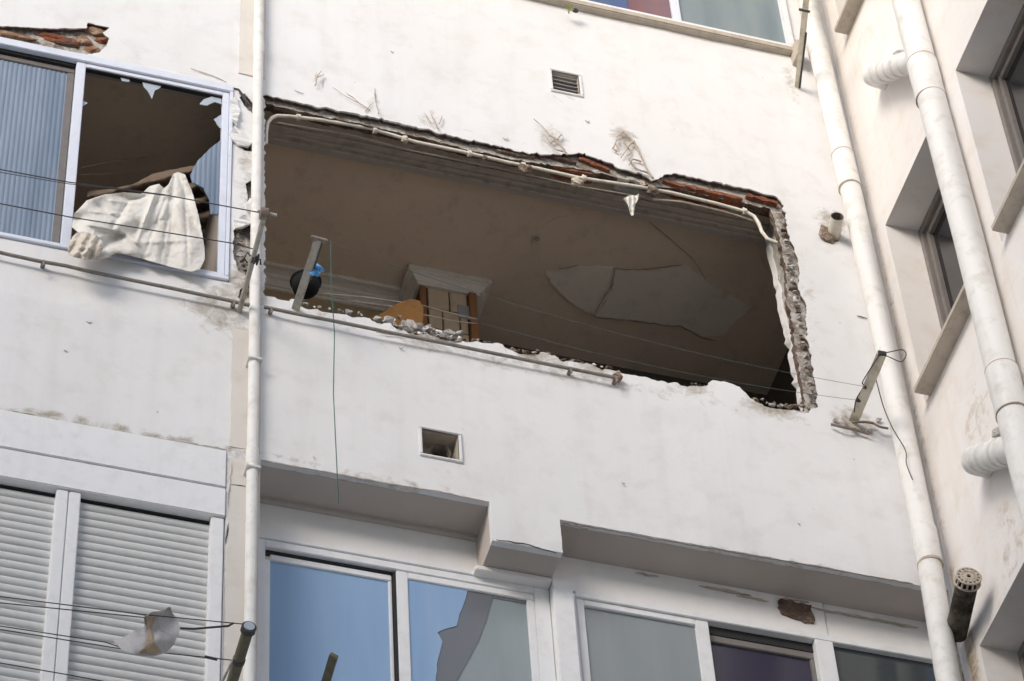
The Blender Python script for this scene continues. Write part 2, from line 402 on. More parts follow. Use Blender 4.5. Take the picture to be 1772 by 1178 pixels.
grime = [G(455,230,110,90,.3),(2.0,13.9,.10,.9,.55),(2.0,13.1,.16,.3,.8),G(375,530,90,60,.7),G(400,560,60,45,.6),(3.4,12.93,1.6,.09,.55),G(740,580,90,28,.85),G(930,615,80,24,.8),G(1030,636,60,20,.8),G(1200,668,60,22,.75),G(1340,708,90,26,.8),G(560,545,90,16,.6),(2.87,12.02,.09,.34,.3),(3.63,14.95,.12,.4,.25),(1.0,12.75,.9,.5,.2),(3.0,15.6,.12,.6,.25),(4.2,15.5,.15,.8,.25),G(1480,730,70,35,.75),
  G(1440,385,45,45,.8),G(1080,240,45,40,.8),G(955,240,45,40,.7),G(650,185,40,35,.5),G(745,210,40,32,.55),G(550,140,25,40,.5),
  (5.12,14.0,.12,3.5,.35),(2.0,11.9,.12,.12,.75),(1.3,12.01,1.5,.05,.8),(0.8,12.3,1.2,.4,.18),(2.6,11.99,.6,.04,.6),(4.3,11.96,.9,.05,.5),(1.92,11.5,.05,.5,.6),
  (4.2,15.97,1.2,.07,.55),(2.9,15.99,1.2,.10,.6),(4.9,15.7,.08,.35,.6),(1.2,14.72,.9,.12,.35),(4.76,13.8,.09,.9,.45),(3.4,14.64,1.4,.05,.35),(5.1,12.3,.14,1.2,.3),(3.6,15.13,.15,.08,.5),(2.85,12.15,.2,.07,.35),(4.9,14.55,.06,.4,.3),(4.62,12.9,.3,.1,.35)]
rm_hole = [(.25,.001,.002,0),(1,.010,.004,1)]
pl = slab([(-4,0),(5.18,0),(5.18,20),(-4,20)], [hm, left_win, brick_gap]+pil_holes+[shut_open2, low_open, top_open, ventU, ventL, stub_hole], 1, 0, .03,
     grid=(.5,9.7,5.16,17.2), gstep=.055, wav=.007, parent=B, name='plaster_wall', grime=grime, mats=[M['front'], M['browncore']],
     rims=[rm_hole, [(1,0,0,0)], rm_hole]+[rm_hole]*5+[[(1,0,0,0)]]*5+[rm_hole])
# pilaster strip: same plane, a thicker cream coat 5 mm proud
for z0, z1 in ((12.02,12.80),(9.6,11.95),(14.74,20.0)):
    q = jag([(1.945,z0),(2.075,z0),(2.075,z1),(1.945,z1)], .03, .004, 77, [True, False, True, True])
    MB().prism(q, 1, -.005, .012).build('pilaster_coat', M['cream'], B)

# --- broken brickwork behind the plaster
hc = XZ([(456,168),(520,184),(600,201),(680,218),(750,233),(800,247),(860,259),(900,268),(935,274),(985,280),(1012,284),(1050,292),(1075,299),(1110,306),(1140,314),(1165,316),(1220,328),(1290,342),(1336,352),(1343,370),
  (1352,400),(1360,440),(1366,480),(1364,510),(1374,540),(1380,590),(1388,640),(1396,680),(1396,702),(1360,700),(1330,698),(1305,688),(1285,668),(1262,665),(1222,671),(1195,671),(1150,663),(1100,653),(1065,641),(1000,626),(960,612),(925,604),(898,602),(862,596),(800,584),(760,576),(728,566),(700,560),(660,556),(630,549),(560,543),(510,531),(456,517)])
hc = jag(hc, .016, .012, 21)
slab([(-4,8.2),(5.178,8.2),(5.178,16.02),(-4,16.02)], [hc, [(-1.2,13.12),(1.925,13.12),(1.925,14.625),(-1.2,14.625)], [(a-.0, b) for a, b in shut_open], [(2.08,9.6),(5.17,9.6),(5.17,11.95),(3.385,11.95),(3.385,11.74),(3.085,11.74),(3.085,11.98),(2.08,11.98)], ventU, ventL, stub_hole],
     1, .032, .085, grid=(.5,11.0,5.1,15.2), gstep=.09, wav=.006, parent=B, name='brick_core', mats=[M['jamb'], M['browncore'], M['rubble'], M['soffit']],
     rims=[[(.12,.002,.007,1),(.35,.0,.010,1),(.6,.006,.012,1),(.85,.010,.012,1),(1,.014,.006,1)], [(1,0,0,3)], [(1,0,0,3)], [(1,0,0,3)], [(1,0,0,3)], [(1,0,0,3)], [(1,0,0,2)]])
# inner leaf: plastered masonry round the openings, Y .10 - .30
def leaf(name, a, b, m, **k):
    return MB().box(a, b).build(name, M[m], B, **k)
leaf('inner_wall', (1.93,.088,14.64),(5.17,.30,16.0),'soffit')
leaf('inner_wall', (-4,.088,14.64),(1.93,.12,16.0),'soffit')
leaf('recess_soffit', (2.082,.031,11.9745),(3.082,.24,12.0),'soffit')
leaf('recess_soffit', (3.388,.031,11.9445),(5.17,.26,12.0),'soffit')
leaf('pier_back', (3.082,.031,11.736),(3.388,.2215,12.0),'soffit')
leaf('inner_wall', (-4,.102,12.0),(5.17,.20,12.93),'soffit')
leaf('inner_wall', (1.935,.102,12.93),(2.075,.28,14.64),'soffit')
# right jamb: layered rubble, outer brick then inner plaster, ragged all the way down
jm = MB(); zz = 12.93; rnd = random.Random(4)
pr = []
k = 46
for layer, (y0, y1, mi, xo) in enumerate(((.087,.14,0,4.705),(.14,.20,1,4.715),(.20,.245,2,4.705))):
    ring = []
    for i in range(k+1):
        z = 12.94+(14.64-12.94)*i/k
        x = xo+(.035-.03*(i/k)) + .018*noise.noise(V((z*9, layer*3, 1)))+.012*noise.noise(V((z*31, layer*5, 2)))
        ring.append((x, z))
    vs = [(x, y0, z) for x, z in ring]+[(x+.012*noise.noise(V((z*23, 7, layer))), y1, z) for x, z in ring]+[(5.17, y0, z) for x, z in ring]+[(5.17, y1, z) for x, z in ring]
    n1 = k+1
    fs = [(i, i+1, n1+i+1, n1+i) for i in range(k)]+[(i, 2*n1+i, 2*n1+i+1, i+1) for i in range(k)]+[(n1+i, n1+i+1, 3*n1+i+1, 3*n1+i) for i in range(k)]
    jm.add(vs, fs, mi)
jm.build('right_jamb', [M['jamb'], M['mortar'], M['front']], B)
# the stubs of hollow bricks left along the broken lintel
def chunk(c, r, seed, sx=1, sy=1, sz=1, sub=2):
    bm = bmesh.new(); bmesh.ops.create_icosphere(bm, subdivisions=sub, radius=1)
    vs = []
    for v in bm.verts:
        d = v.co.copy(); q = 1+.45*noise.noise(d*1.3+V((seed*3.1, 0, 0)))+.25*noise.noise(d*3.1+V((seed, 2, 0)))
        vs.append((c[0]+d.x*r*sx*q, c[1]+d.y*r*sy*q, c[2]+d.z*r*sz*q))
    fs = [tuple(l.index for l in f.verts) for f in bm.faces]; bm.free(); return vs, fs
def brickstub(u0, u1, v0, v1, z, th, mat, seed, y0=.02, y1=.085):
    """a long broken brick lying along the lintel between two surveyed points"""
    a = F(u0, v0, y0); b = F(u1, v1, y0); mb = MB(); n = max(6, int((b.x-a.x)/.02)); top = []
    P = []
    for i in range(n+1):
        t = i/n; x = a.x+(b.x-a.x)*t; zc = a.z+(b.z-a.z)*t; w = .5+.5*min(1, 6*t, 6*(1-t))
        q = lambda s: .009*noise.noise(V((x*25, s, seed)))
        P.append([(x, y0+q(1), zc+th*.5*w+q(2)), (x, y0+q(3), zc-th*.5*w+q(4)), (x, y1+q(5)+.02*w, zc-th*.5*w+q(6)), (x, y1+.02, zc+th*.5+q(7))])
    vs = [p for r in P for p in r]
    fs = [(i*4+j, (i+1)*4+j, (i+1)*4+(j+1) % 4, i*4+(j+1) % 4) for i in range(n) for j in range(4)]+[(0,1,2,3),(n*4+3,n*4+2,n*4+1,n*4)]
    mb.add(vs, fs); return mb.build('broken_brick', M[mat], B)
brickstub(1148,1285,312,343,0,.022,'brick',1,.012,.075)
brickstub(1292,1346,336,350,0,.026,'brick',2,.006,.08)
brickstub(1002,1056,272,293,0,.026,'brick',3,.014,.07)
brickstub(958,1030,287,300,0,.02,'brick',4,.04,.085)
brickstub(930,998,262,280,0,.02,'browncore',5,.014,.07)
brickstub(860,925,258,271,0,.02,'rubble',6,.016,.07)
brickstub(1070,1130,305,316,0,.025,'mortar',7,.03,.09)
# bricks seen through the gap above the left window
for i, (u, v, w, h, m_) in enumerate([(25,60,.24,.05,'tanbrick'),(105,66,.22,.05,'brick'),(148,70,.09,.07,'tanbrick'),(168,54,.11,.055,'tanbrick'),(178,68,.07,.05,'brick'),(162,84,.09,.05,'tanbrick'),(-35,50,.2,.035,'mortar'),(120,76,.12,.02,'browncore')]):
    p = F(u, v, .02); vs, fs = chunk((p.x, p.y+.015, p.z), 1, i*7+3, w*.5, .022, h*.5, 3)
    MB().add(vs, fs).build('exposed_brick', M[m_], B)
# track of the torn-out window under the lintel (profile extruded along X)
tp = [(.09,14.655),(.09,14.625),(.118,14.625),(.118,14.63),(.168,14.632),(.168,14.618),(.180,14.618),(.180,14.630),(.206,14.630),(.206,14.612),(.216,14.612),(.216,14.626),(.236,14.626),(.236,14.604),(.246,14.604),(.246,14.655)]
MB().prism(tp, 0, 2.076, 4.70).build('window_track', M['track'], B)

# --- room behind the hole
ZC = 14.76
cm = MB(); nx, ny = 60, 22
for i in range(nx+1):
    for j in range(ny+1):
        x = -1.2+(5.17+1.2)*i/nx; y = .122+(1.9-.122)*j/ny
        cm.v.append((x, y, ZC+.010*noise.noise(V((x*1.3, y*1.3, 0)))))
cm.f = [(i*(ny+1)+j, (i+1)*(ny+1)+j, (i+1)*(ny+1)+j+1, i*(ny+1)+j+1) for i in range(nx) for j in range(ny)]; cm.m = [0]*len(cm.f)
ceil = cm.build('room_ceiling', M['ceil'], B, smooth=True)
def patch(name, pts, drop, mat, seed, amp=.006):
    pts = jag([(p.x, p.y) for p in (H(u, v, ZC-.01) for u, v in pts)], .02, amp, seed)
    mb = MB(); n = len(pts); vs = []
    for z in (ZC+.002-drop, ZC+.02): vs += [(x, y, z+.010*noise.noise(V((x*1.3, y*1.3, 0)))) for x, y in pts]
    fs = [(i, (i+1) % n, n+(i+1) % n, n+i) for i in range(n)]; mb.add(vs, fs)
    from mathutils.geometry import tessellate_polygon
    mb.add(vs[:n], tessellate_polygon([[V((x, y, 0)) for x, y in pts]])); return mb.build(name, M[mat], ceil)
patch('bare_patch', [(925,400),(960,380),(1060,352),(1150,370),(1175,420),(1240,470),(1290,500),(1345,500),(1360,580),(1240,590),(1215,582),(1180,565),(1105,555),(1030,548),(990,520),(948,475),(920,430)], .006, 'ceil', 1, .012)
patch('loose_flake', [(945,470),(1000,462),(1062,462),(1058,500),(1030,545),(985,520),(955,492)], .015, 'ceil2', 2, .012)
patch('loose_flake', [(1062,466),(1120,470),(1185,458),(1212,478),(1240,500),(1300,530),(1250,580),(1215,582),(1180,565),(1105,555),(1030,547),(1060,500)], .012, 'ceil2', 3, .012)
patch('loose_flake', [(1148,375),(1230,388),(1300,398),(1325,470),(1250,440),(1195,425)], .010, 'ceil', 4, .012)
def ribbon(pts, w, y, mat, parent, name='plaster_crack', th=.004, seed=0):
    """a jagged hairline: thin raised-edged sliver following points (3D)"""
    P = [V(p) for p in pts]; Q = []
    for a, b in zip(P, P[1:]):
        k = max(2, int((b-a).length/.015))
        for j in range(k):
            p = a.lerp(b, j/k); q = noise.noise(p*30+V((seed,0,0)))*.006; Q.append(p+V((q, 0, q)) if y == 1 else p+V((q, q, 0)))
    Q.append(P[-1]); mb = MB(); n = len(Q); vs = []
    for i, p in enumerate(Q):
        t = (Q[min(i+1, n-1)]-Q[max(i-1, 0)]).normalized(); nrm = V((0,-1,0)) if y == 1 else V((0,0,-1)); s = t.cross(nrm)
        ww = w*(.35+.65*abs(noise.noise(p*12))*1.6)*min(1, (i+.3)/3, (n-i-.7)/3)
        vs += [p+s*ww/2+nrm*.001, p-s*ww/2+nrm*.001, p-s*ww/2-nrm*th, p+s*ww/2-nrm*th]
    fs = [(i*4+j, (i+1)*4+j, (i+1)*4+(j+1) % 4, i*4+(j+1) % 4) for i in range(n-1) for j in range(4)]
    mb.add(vs, fs); return mb.build(name, mat, parent)
def ccrack(pts, w, seed=0, drop=.0): ribbon([(p.x, p.y, ZC-.004-drop+.010*noise.noise(V((p.x*1.3, p.y*1.3, 0)))) for p in (H(u, v, ZC-.006-drop) for u, v in pts)], w, 2, M['shadowcrack'], ceil, seed=seed)
ccrack([(1028,545),(1045,515),(1060,492),(1064,466),(1110,468),(1180,460)], .007, 1, .024)
ccrack([(1022,541),(1034,549),(1100,556),(1180,566),(1215,584),(1242,590)], .008, 2, .02)
ccrack([(966,466),(1000,460)], .006, 4, .02)
ccrack([(1120,382),(1165,420),(1200,450),(1225,490)], .004, 5, .015)
MB().tube([H(930,413,ZC-.03), H(930,413,ZC+.01)], .012).build('ceiling_hook', M['steel'], ceil)
# floor, end walls, back wall, so daylight enters only through the openings
leaf('room_floor', (-1.2,.2,12.0),(5.17,1.9,12.1),'floor')
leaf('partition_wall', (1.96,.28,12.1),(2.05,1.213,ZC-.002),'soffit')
leaf('end_wall', (-1.3,.1,12.0),(-1.2,1.9,14.8),'roomwall')
leaf('end_wall', (5.12,.28,12.1),(5.17,1.9,ZC-.002),'unlit')
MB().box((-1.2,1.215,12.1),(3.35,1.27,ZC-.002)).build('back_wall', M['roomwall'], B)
MB().box((3.3,1.335,12.1),(5.12,1.40,ZC-.002)).build('back_wall', M['unlit'], B)  # dark colour stands in for the unlit opening behind
MB().box((3.30,1.27,12.1),(3.35,1.335,ZC-.002)).build('back_wall', M['unlit'], B)
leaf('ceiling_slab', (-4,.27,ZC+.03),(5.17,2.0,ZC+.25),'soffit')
cp = [(1.213,14.76),(1.10,14.76),(1.10,14.738),(1.115,14.738),(1.118,14.748),(1.16,14.742),(1.165,14.728),(1.18,14.725),(1.185,14.705),(1.19,14.690),(1.200,14.690),(1.202,14.675),(1.213,14.675)]
MB().prism([(y, z) for y, z in cp], 0, 2.05, 3.06).build('cornice', M['trim'], B)
MB().prism([(y, z) for y, z in cp], 0, -1.2, 1.96).build('cornice', M['trim'], B)
# tiled pillar with moulded capital
px0, px1, py = 3.125, 3.42, 1.0
pil = MB().box((px0,py,12.1),(px1,1.214,ZC-.003)).build('tiled_pillar', M['grout'], B)
tb = MB()
tz = [14.66,14.50,14.34,14.18,14.02,13.86]
for r in range(len(tz)-1):
    xs = [px0+.035, px0+.15, px1-.05] if r % 2 == 0 else [px0+.035, px0+.11, px0+.20, px1-.05]
    for a, b in zip(xs, xs[1:]): tb.box((a+.004, py-.010, tz[r+1]+.004), (b-.004, py+.01, tz[r]-.004))
tb.build('tiles', M['tile'], pil, bevel=.002)
MB().box((px0+.19,py-.016,14.46),(px0+.26,py-.008,14.56)).build('grey_plate', M['bag'], pil)
MB().box((px1-.045,py-.03,12.6),(px1-.005,py+.004,14.665)).build('wood_strip', M['brownwood'], pil, bevel=.003)
MB().box((px0-.004,py-.012,12.6),(px0+.028,py+.004,14.665)).build('wood_strip', M['brownwood'], pil, bevel=.003)
cb = MB()
prof = [(.0,14.665),(.016,14.665),(.016,14.680),(.024,14.684),(.046,14.716),(.056,14.719),(.056,14.728),(.072,14.730),(.072,14.757)]
rings = []
for o_, z in prof:
    rings.append([(px0-o_, 1.213, z),(px0-o_, py-.004-o_*.8, z),(px1+o_, py-.004-o_*.8, z),(px1+o_, 1.213, z)])
vs = [p for r in rings for p in r]
fs = [(i*4+j, i*4+j+1, (i+1)*4+j+1, (i+1)*4+j) for i in range(len(prof)-1) for j in range(3)]+[(0,3,2,1)]
cb.add(vs, fs); cb.build('capital', M['trim'], pil)
def shardlump(c, r, seed, sx, sy, sz):
    rr = random.Random(seed); bm = bmesh.new()
    for k in range(11):
        d = V((rr.uniform(-1,1), rr.uniform(-1,1), rr.uniform(-1,1))).normalized()*rr.uniform(.55,1.15); bm.verts.new((c[0]+d.x*r*sx, c[1]+d.y*r*sy, c[2]+d.z*r*sz))
    r_ = bmesh.ops.convex_hull(bm, input=bm.verts); bmesh.ops.delete(bm, geom=[v for v in bm.verts if not v.link_faces], context='VERTS')
    bm.verts.index_update(); vs = [tuple(v.co) for v in bm.verts]; fs = [tuple(l.index for l in f.verts) for f in bm.faces]; bm.free(); return vs, fs
# ------------------------------------------------------------------ windows of the facade (plane Y)
def bars(rects, y0, y1, name, mat, parent, bevel=.003):
    mb = MB()
    for x0, x1, z0, z1 in rects: mb.box((x0, y0, z0), (x1, y1, z1))
    return mb.build(name, M[mat], parent, bevel=bevel)
def pane(x0, x1, z0, z1, y, mat, parent, ribs=False, name='pane', bow=.0015):
    mb = MB()
    if ribs:
        n = int((x1-x0)/.003); A = .0032; P = .0225
        vs = [(x0+(x1-x0)*i/n, y-A*abs(sin(pi*(x0+(x1-x0)*i/n)/P)), z) for z in (z0, z1) for i in range(n+1)]
        mb.add(vs, [(i, i+1, n+1+i+1, n+1+i) for i in range(n)]); mb.box((x0, y+.002, z0), (x1, y+.006, z1))
    else: mb.box((x0, y, z0), (x1, y+.005, z1))
    return mb.build(name, M[mat], parent, smooth=ribs)
# storey with the hole: sliding window with one broken leaf
w = bars([(-1.2,1.922,14.565,14.618),(-1.2,1.922,13.123,13.15),(1.905,1.922,13.15,14.565)], -.012, .018, 'window', 'blualu', B, .003)
bars([(-1.2,1.165,14.51,14.545),(-1.2,1.165,13.152,13.175),(1.13,1.165,13.175,14.51)], .034, .054, 'sash', 'brownframe', w)
bars([(-1.2,1.165,14.547,14.61)], .0185, .06, 'track_gap', 'seal', w, 0)
bars([(1.165,1.21,13.152,14.563),(1.872,1.904,13.152,14.563),(1.21,1.872,14.535,14.563),(1.21,1.872,13.152,13.178)], .0, .03, 'sash', 'blualu', w)
bars([(1.21,1.872,14.526,14.535)], .004, .026, 'gasket', 'seal', w, 0)
pane(-1.2, 1.131, 13.175, 14.512, .044, 'g_rib', w, True, 'ribbed_pane')
def shard(pts, mat, y=.014, name='glass_shard', ribs=False, th=.005):
    pts2 = jag(XZ(pts, y), .02, .003, 5); mb = MB(); n = len(pts2)
    if not ribs: mb.prism(pts2, 1, y, y+th)
    else:
        from mathutils.geometry import delaunay_2d_cdt as D
        P = [V(p) for p in pts2]; E = [(i, (i+1) % n) for i in range(n)]; x0 = min(p.x for p in P); x1 = max(p.x for p in P); z0 = min(p.y for p in P); z1 = max(p.y for p in P)
        x = x0
        while x < x1:
            for k in range(30):
                q = (x, z0+(z1-z0)*k/29)
                if pin(q, pts2): P.append(V(q))
            x += .003
        vo, _, fo, _, _, _ = D(P, E, [], 0, 1e-5)
        fs = [f for f in fo if pin(tuple(sum((vo[i] for i in f), V((0,0)))/3), pts2)]
        mb.add([(p.x, y-.0035*abs(sin(pi*p.x/.0235)), p.y) for p in vo], fs); mb.add([(p.x, y+.004, p.y) for p in vo], fs)
    return mb.build(name, M[mat], w)
bars([(.08,.125,13.152,14.545)], .03, .05, 'sash', 'blualu', w)
shard([(381,243),(361,259),(342,278),(329,302),(333,316),(352,326),(362,345),(364,370),(382,372)], 'g_rib', ribs=True)
shard([(244,134),(286,142),(276,152),(268,156),(263,170),(256,157),(249,150)], 'g_clear')
shard([(204,126),(224,129),(224,141),(212,140)], 'g_clear')
shard([(382,160),(352,172),(345,180),(358,182),(372,176),(384,180)], 'g_clear')
shard([(384,198),(370,206),(380,220),(385,224)], 'g_clear')
shard([(140,172),(152,178),(141,184)], 'g_clear')
# storey below: shutter box and roller shutters
sbx = MB().box((-1.2,-.012,11.754),(1.932,.05,11.982)).build('shutter_box', M['alu'], B, bevel=.004)
MB().box((-1.2,-.016,11.572),(1.932,.05,11.742)).build('cover_strip', M['alu'], sbx, bevel=.004)
MB().box((-1.2,-.003,11.742),(1.93,.04,11.752)).build('groove', M['seal'], sbx)
def shutter(x0, x1, z0=9.7, z1=11.56):
    n = int((z1-z0)/.0452); prof = []
    for i in range(n+1):
        z = z1-i*.0452; jy = .0025*noise.noise(V((i*1.7, x0*9, 0)))
        prof += [(.040+jy, z), (.0335+jy, z-.005), (.030+jy, z-.015), (.030+jy, z-.027), (.034+jy, z-.036), (.040+jy, z-.0405), (.047, z-.041), (.047, z-.0448)]
    m = len(prof); vs = [(x, y, z) for x in (x0, x1) for y, z in prof]
    mb = MB().add(vs, [(i, i+1, m+i+1, m+i) for i in range(m-1)]); mb.box((x0, .05, z0), (x1, .06, z1+.02))
    return mb.build('roller_shutter', M['shutter'], B, smooth=True)
shutter(-1.2, 1.24); shutter(1.335, 1.878)
for a, b in ((1.238,1.287),(1.289,1.338),(1.876,1.93)):
    MB().box((a,-.004,9.7),(b,.05,11.57)).build('shutter_post', M['alu'], B, bevel=.004)
MB().box((-1.2,.028,11.562),(1.876,.045,11.5715)).build('shutter_gap', M['seal'], B)
# storey below, right: recessed windows
def front_panel(name, a, b, m='front', par=None): return MB().box(a, b).build(name, M[m], par or B, bevel=.003)
front_panel('lintel_panel', (2.078,.222,11.735), (3.40,.26,11.976), 'panel')
front_panel('lintel_panel', (3.40,.205,11.735), (4.66,.26,11.947), 'panel')
front_panel('lintel_panel', (4.664,.208,11.70), (5.174,.26,11.947), 'panel')
front_panel('lintel_strip', (2.10,.19,11.712), (3.39,.225,11.733), 'alu')
MB().box((2.084,.200,11.955),(3.08,.221,11.976)).build('lintel_step', M['soffit'], B)
front_panel('pier_foot', (3.05,.15,11.708), (3.385,.221,11.7355), 'panel')
front_panel('post', (3.388,.15,9.6), (3.478,.24,11.733), 'alu')
w = bars([(2.10,2.15,9.7,11.71),(3.318,3.386,9.7,11.71),(2.15,3.318,11.668,11.71)], .195, .245, 'window', 'alu', B)
bars([(2.15,2.178,9.7,11.62),(2.178,2.70,11.62,11.655),(2.685,2.70,9.7,11.62)], .222, .245, 'sash', 'alu', w)
bars([(2.15,2.715,11.656,11.667)], .215, .24, 'track_gap', 'seal', w, 0)
bars([(2.703,2.712,9.7,11.66)], .205, .235, 'gasket', 'seal', w, 0)
bars([(2.714,2.764,9.7,11.668),(2.764,3.318,11.63,11.668),(3.285,3.318,9.7,11.63)], .200, .222, 'sash', 'alu', w)
pane(2.178, 2.686, 9.7, 11.62, .232, 'g_blue', w, name='blue_pane')
pane(2.762, 3.29, 9.7, 11.632, .214, 'g_torn', w, name='pane')
def sheet(pts, y, mat, name, par):
    q = jag(XZ(pts, y), .03, .004, 8); return MB().prism(q, 1, y, y+.0015).build(name, M[mat], par)
sheet([(703,993),(915,1030),(917,1046),(852,1034),(845,1060),(828,1110),(806,1150),(790,1178),(783,1240),(703,1240)], .211, 'g_band', 'grey_film', w)
sheet([(701,992),(812,1011),(806,1035),(795,1062),(790,1083),(770,1088),(757,1094),(766,1110),(758,1140),(754,1178),(750,1240),(703,1240)], .208, 'g_blue', 'torn_blue_film', w)
w = bars([(3.480,3.50,9.7,11.71),(3.50,5.17,11.69,11.728),(4.585,4.668,9.7,11.69)], .188, .245, 'window', 'alu', B)
bars([(3.505,3.54,9.7,11.69),(3.54,4.04,11.655,11.69),(4.04,4.10,9.7,11.69)], .198, .222, 'sash', 'alu', w)
bars([(4.10,4.585,11.60,11.64),(4.565,4.585,9.7,11.60)], .226, .245, 'sash', 'brownframe', w)
bars([(4.10,4.585,11.64,11.689)], .222, .24, 'track_gap', 'seal', w, 0)
bars([(3.481,3.503,9.7,11.60)], .21, .24, 'gasket', 'brownframe', w, 0)
pane(3.538, 4.042, 9.7, 11.657, .212, 'g_grey', w)
pane(4.098, 4.57, 9.7, 11.602, .238, 'g_purple', w)
pane(4.666, 5.17, 9.7, 11.692, .214, 'g_dark', w)
q = jag([(4.455+.0,11.915),(4.60,11.91),(4.60,11.80),(4.56,11.79),(4.455,11.82),(4.44,11.86)], .012, .01, 31)
MB().prism(q, 1, .196, .21).build('knocked_hole', M['browncore'], B)
# storey above: window and projecting sill
MB().box((-1.2,-.04,15.948),(4.975,.03,15.992)).build('window_sill', M['stone'], B, bevel=.006)
w = bars([(-1.2,4.955,15.994,16.035),(4.925,4.955,16.035,17.5),(-1.2,4.955,17.46,17.5)], -.022, .06, 'window', 'alu', B)
bars([(4.283,4.33,16.035,17.46)], .0, .04, 'sash', 'blualu', w)
bars([(1.9,1.95,16.035,17.46)], .0, .04, 'sash', 'blualu', w)
xr = F(1088,22,.02).x  # one pane split where its painted reflection turns red
pane(1.95, xr-.001, 16.035, 17.46, .02, 'g_topblue', w, name='blue_reflection_pane')
pane(xr+.001, 4.283, 16.035, 17.46, .02, 'g_topred', w, name='reddish_reflection_pane')
pane(4.33, 4.925, 16.035, 17.46, .02, 'g_top', w, name='obscure_pane')
pane(-1.2, 1.9, 16.035, 17.46, .02, 'g_topblue', w, name='blue_reflection_pane')
for i_, l_ in enumerate([[(1210,1013),(1260,1022),(1300,1030)],[(1275,1030),(1300,1033),(1330,1040)],[(1405,1050),(1440,1058),(1475,1063)],[(1460,1062),(1520,1072),(1590,1086)],[(1100,990),(1140,997)],[(1345,1040),(1360,1034),(1400,1042)]]):
    ribbon([F(u, v, .198) for u, v in l_], .018, 1, M['stone' if i_ % 2 else 'stem'], B, name='dirt_crust', seed=i_+70, th=.003)
front_panel('corner_return', (5.168,.15,8.0),(5.20,.32,12.0))
front_panel('window_sill', (2.078,.16,9.55),(5.168,.30,9.70))
front_panel('window_sill', (-1.2,-.006,9.55),(1.935,.10,9.70))
# wall vents
def vent(a, b, kind):
    x0, z0 = a; x1, z1 = b
    v = MB(); t = .014
    for r in ((x0-t,x1+t,z1,z1+t),(x0-t,x1+t,z0-t,z0),(x0-t,x0,z0,z1),(x1,x1+t,z0,z1)): v.box((r[0],-.010,r[2]),(r[1],.02,r[3]))
    o = v.build('wall_vent', M['front' if kind else 'front'], B, bevel=.003)
    x0 += .003; x1 -= .003; z0 += .003; z1 -= .003; bx = MB(); y = .095
    bx.add([(x0,.0,z0),(x1,.0,z0),(x1,.0,z1),(x0,.0,z1),(x0,y,z0),(x1,y,z0),(x1,y,z1),(x0,y,z1)], [(0,1,5,4),(1,2,6,5),(2,3,7,6),(3,0,4,7),(4,5,6,7)])
    bx.build('vent_box', M['stone' if kind == 'open' else 'track'], o)
    if kind == 'grille':
        l = MB()
        for i in range(5):
            z = z0+.02+i*(z1-z0)/5; l.bar(((x0+x1)/2-.001, .02, z), ((x0+x1)/2, .02, z), .01, .01) if False else l.add([(x0,.012,z),(x1,.012,z),(x1,.045,z+.026),(x0,.045,z+.026),(x0,.012,z-.003),(x1,.012,z-.003),(x1,.045,z+.023),(x0,.045,z+.023)], [(0,1,2,3),(7,6,5,4),(0,4,5,1),(2,6,7,3)])
        l.build('louvre', M['bag'], o)
    else:
        cx = (x0+x1)/2+.01; cz = (z0+z1)/2-.005
        MB().tube([(cx,.03,cz),(cx,.093,cz)], .048, 18, cap=False).build('duct', M['rust'], o)
        MB().tube([(cx,.088,cz),(cx,.094,cz)], .046, 18).build('duct_opening', M['dark'], o)
vent((3.56,15.165),(3.705,15.335),'grille'); vent((2.79,12.20),(2.955,12.365),'open')
# cracks and scars in the plaster
fr = M['rust']
def wc(pts, w_, seed=0, m='stem'): ribbon([F(u, v, -.006) for u, v in pts], w_, 1, M[m], pl, seed=seed, th=.002)
wc([(395,150),(412,154),(424,172),(438,186)], .02, 1, 'wire'); wc([(330,118),(372,132),(392,142)], .008, 2)
wc([(416,240),(428,247),(438,262)], .02, 3, 'wire'); wc([(428,350),(432,330),(440,312)], .012, 4, 'wire')
wc([(396,905),(390,940)], .014, 5, 'wire'); wc([(400,838),(425,842)], .008, 6, 'wire'); wc([(402,800),(398,840),(394,880)], .008, 7)
wc([(0,712),(60,722),(130,735),(220,752),(300,764),(392,778)], .03, 8, 'steel')
wc([(20,712),(90,728),(150,738),(190,748)], .028, 18, 'rust')
wc([(452,797),(560,815),(660,834),(760,850),(846,868)], .008, 9); wc([(972,904),(1040,914),(1120,930),(1250,952),(1400,978),(1580,1010)], .008, 10, 'rust')
wc([(858,934),(905,940),(963,957)], .010, 11, 'wire'); wc([(975,906),(1000,909),(1018,916)], .022, 12, 'rust')
wc([(650,575),(705,582)], .01, 13); wc([(1483,546),(1501,551)], .022, 14, 'wire')
wc([(548,124),(544,140)], .010, 15); wc([(560,133),(556,150)], .006, 16); wc([(509,156),(526,162)], .018, 17, 'steel')
wc([(600,160),(622,178)], .006, 20); wc([(648,152),(650,172)], .010, 21); wc([(617,175),(640,190)], .006, 22); wc([(752,205),(758,224)], .008, 23); wc([(738,198),(746,214)], .006, 24)
for i, (u, v, l) in enumerate([(1530,245,9),(1012,208,8),(870,238,10),(150,555,9),(690,600,8),(1075,835,6),(110,605,6),(540,790,6),(675,88,6),(1380,905,5),(1245,520,0)]):
    if l: wc([(u, v), (u+l*.6, v+3), (u+l, v+1)], .012, 40+i, 'steel')

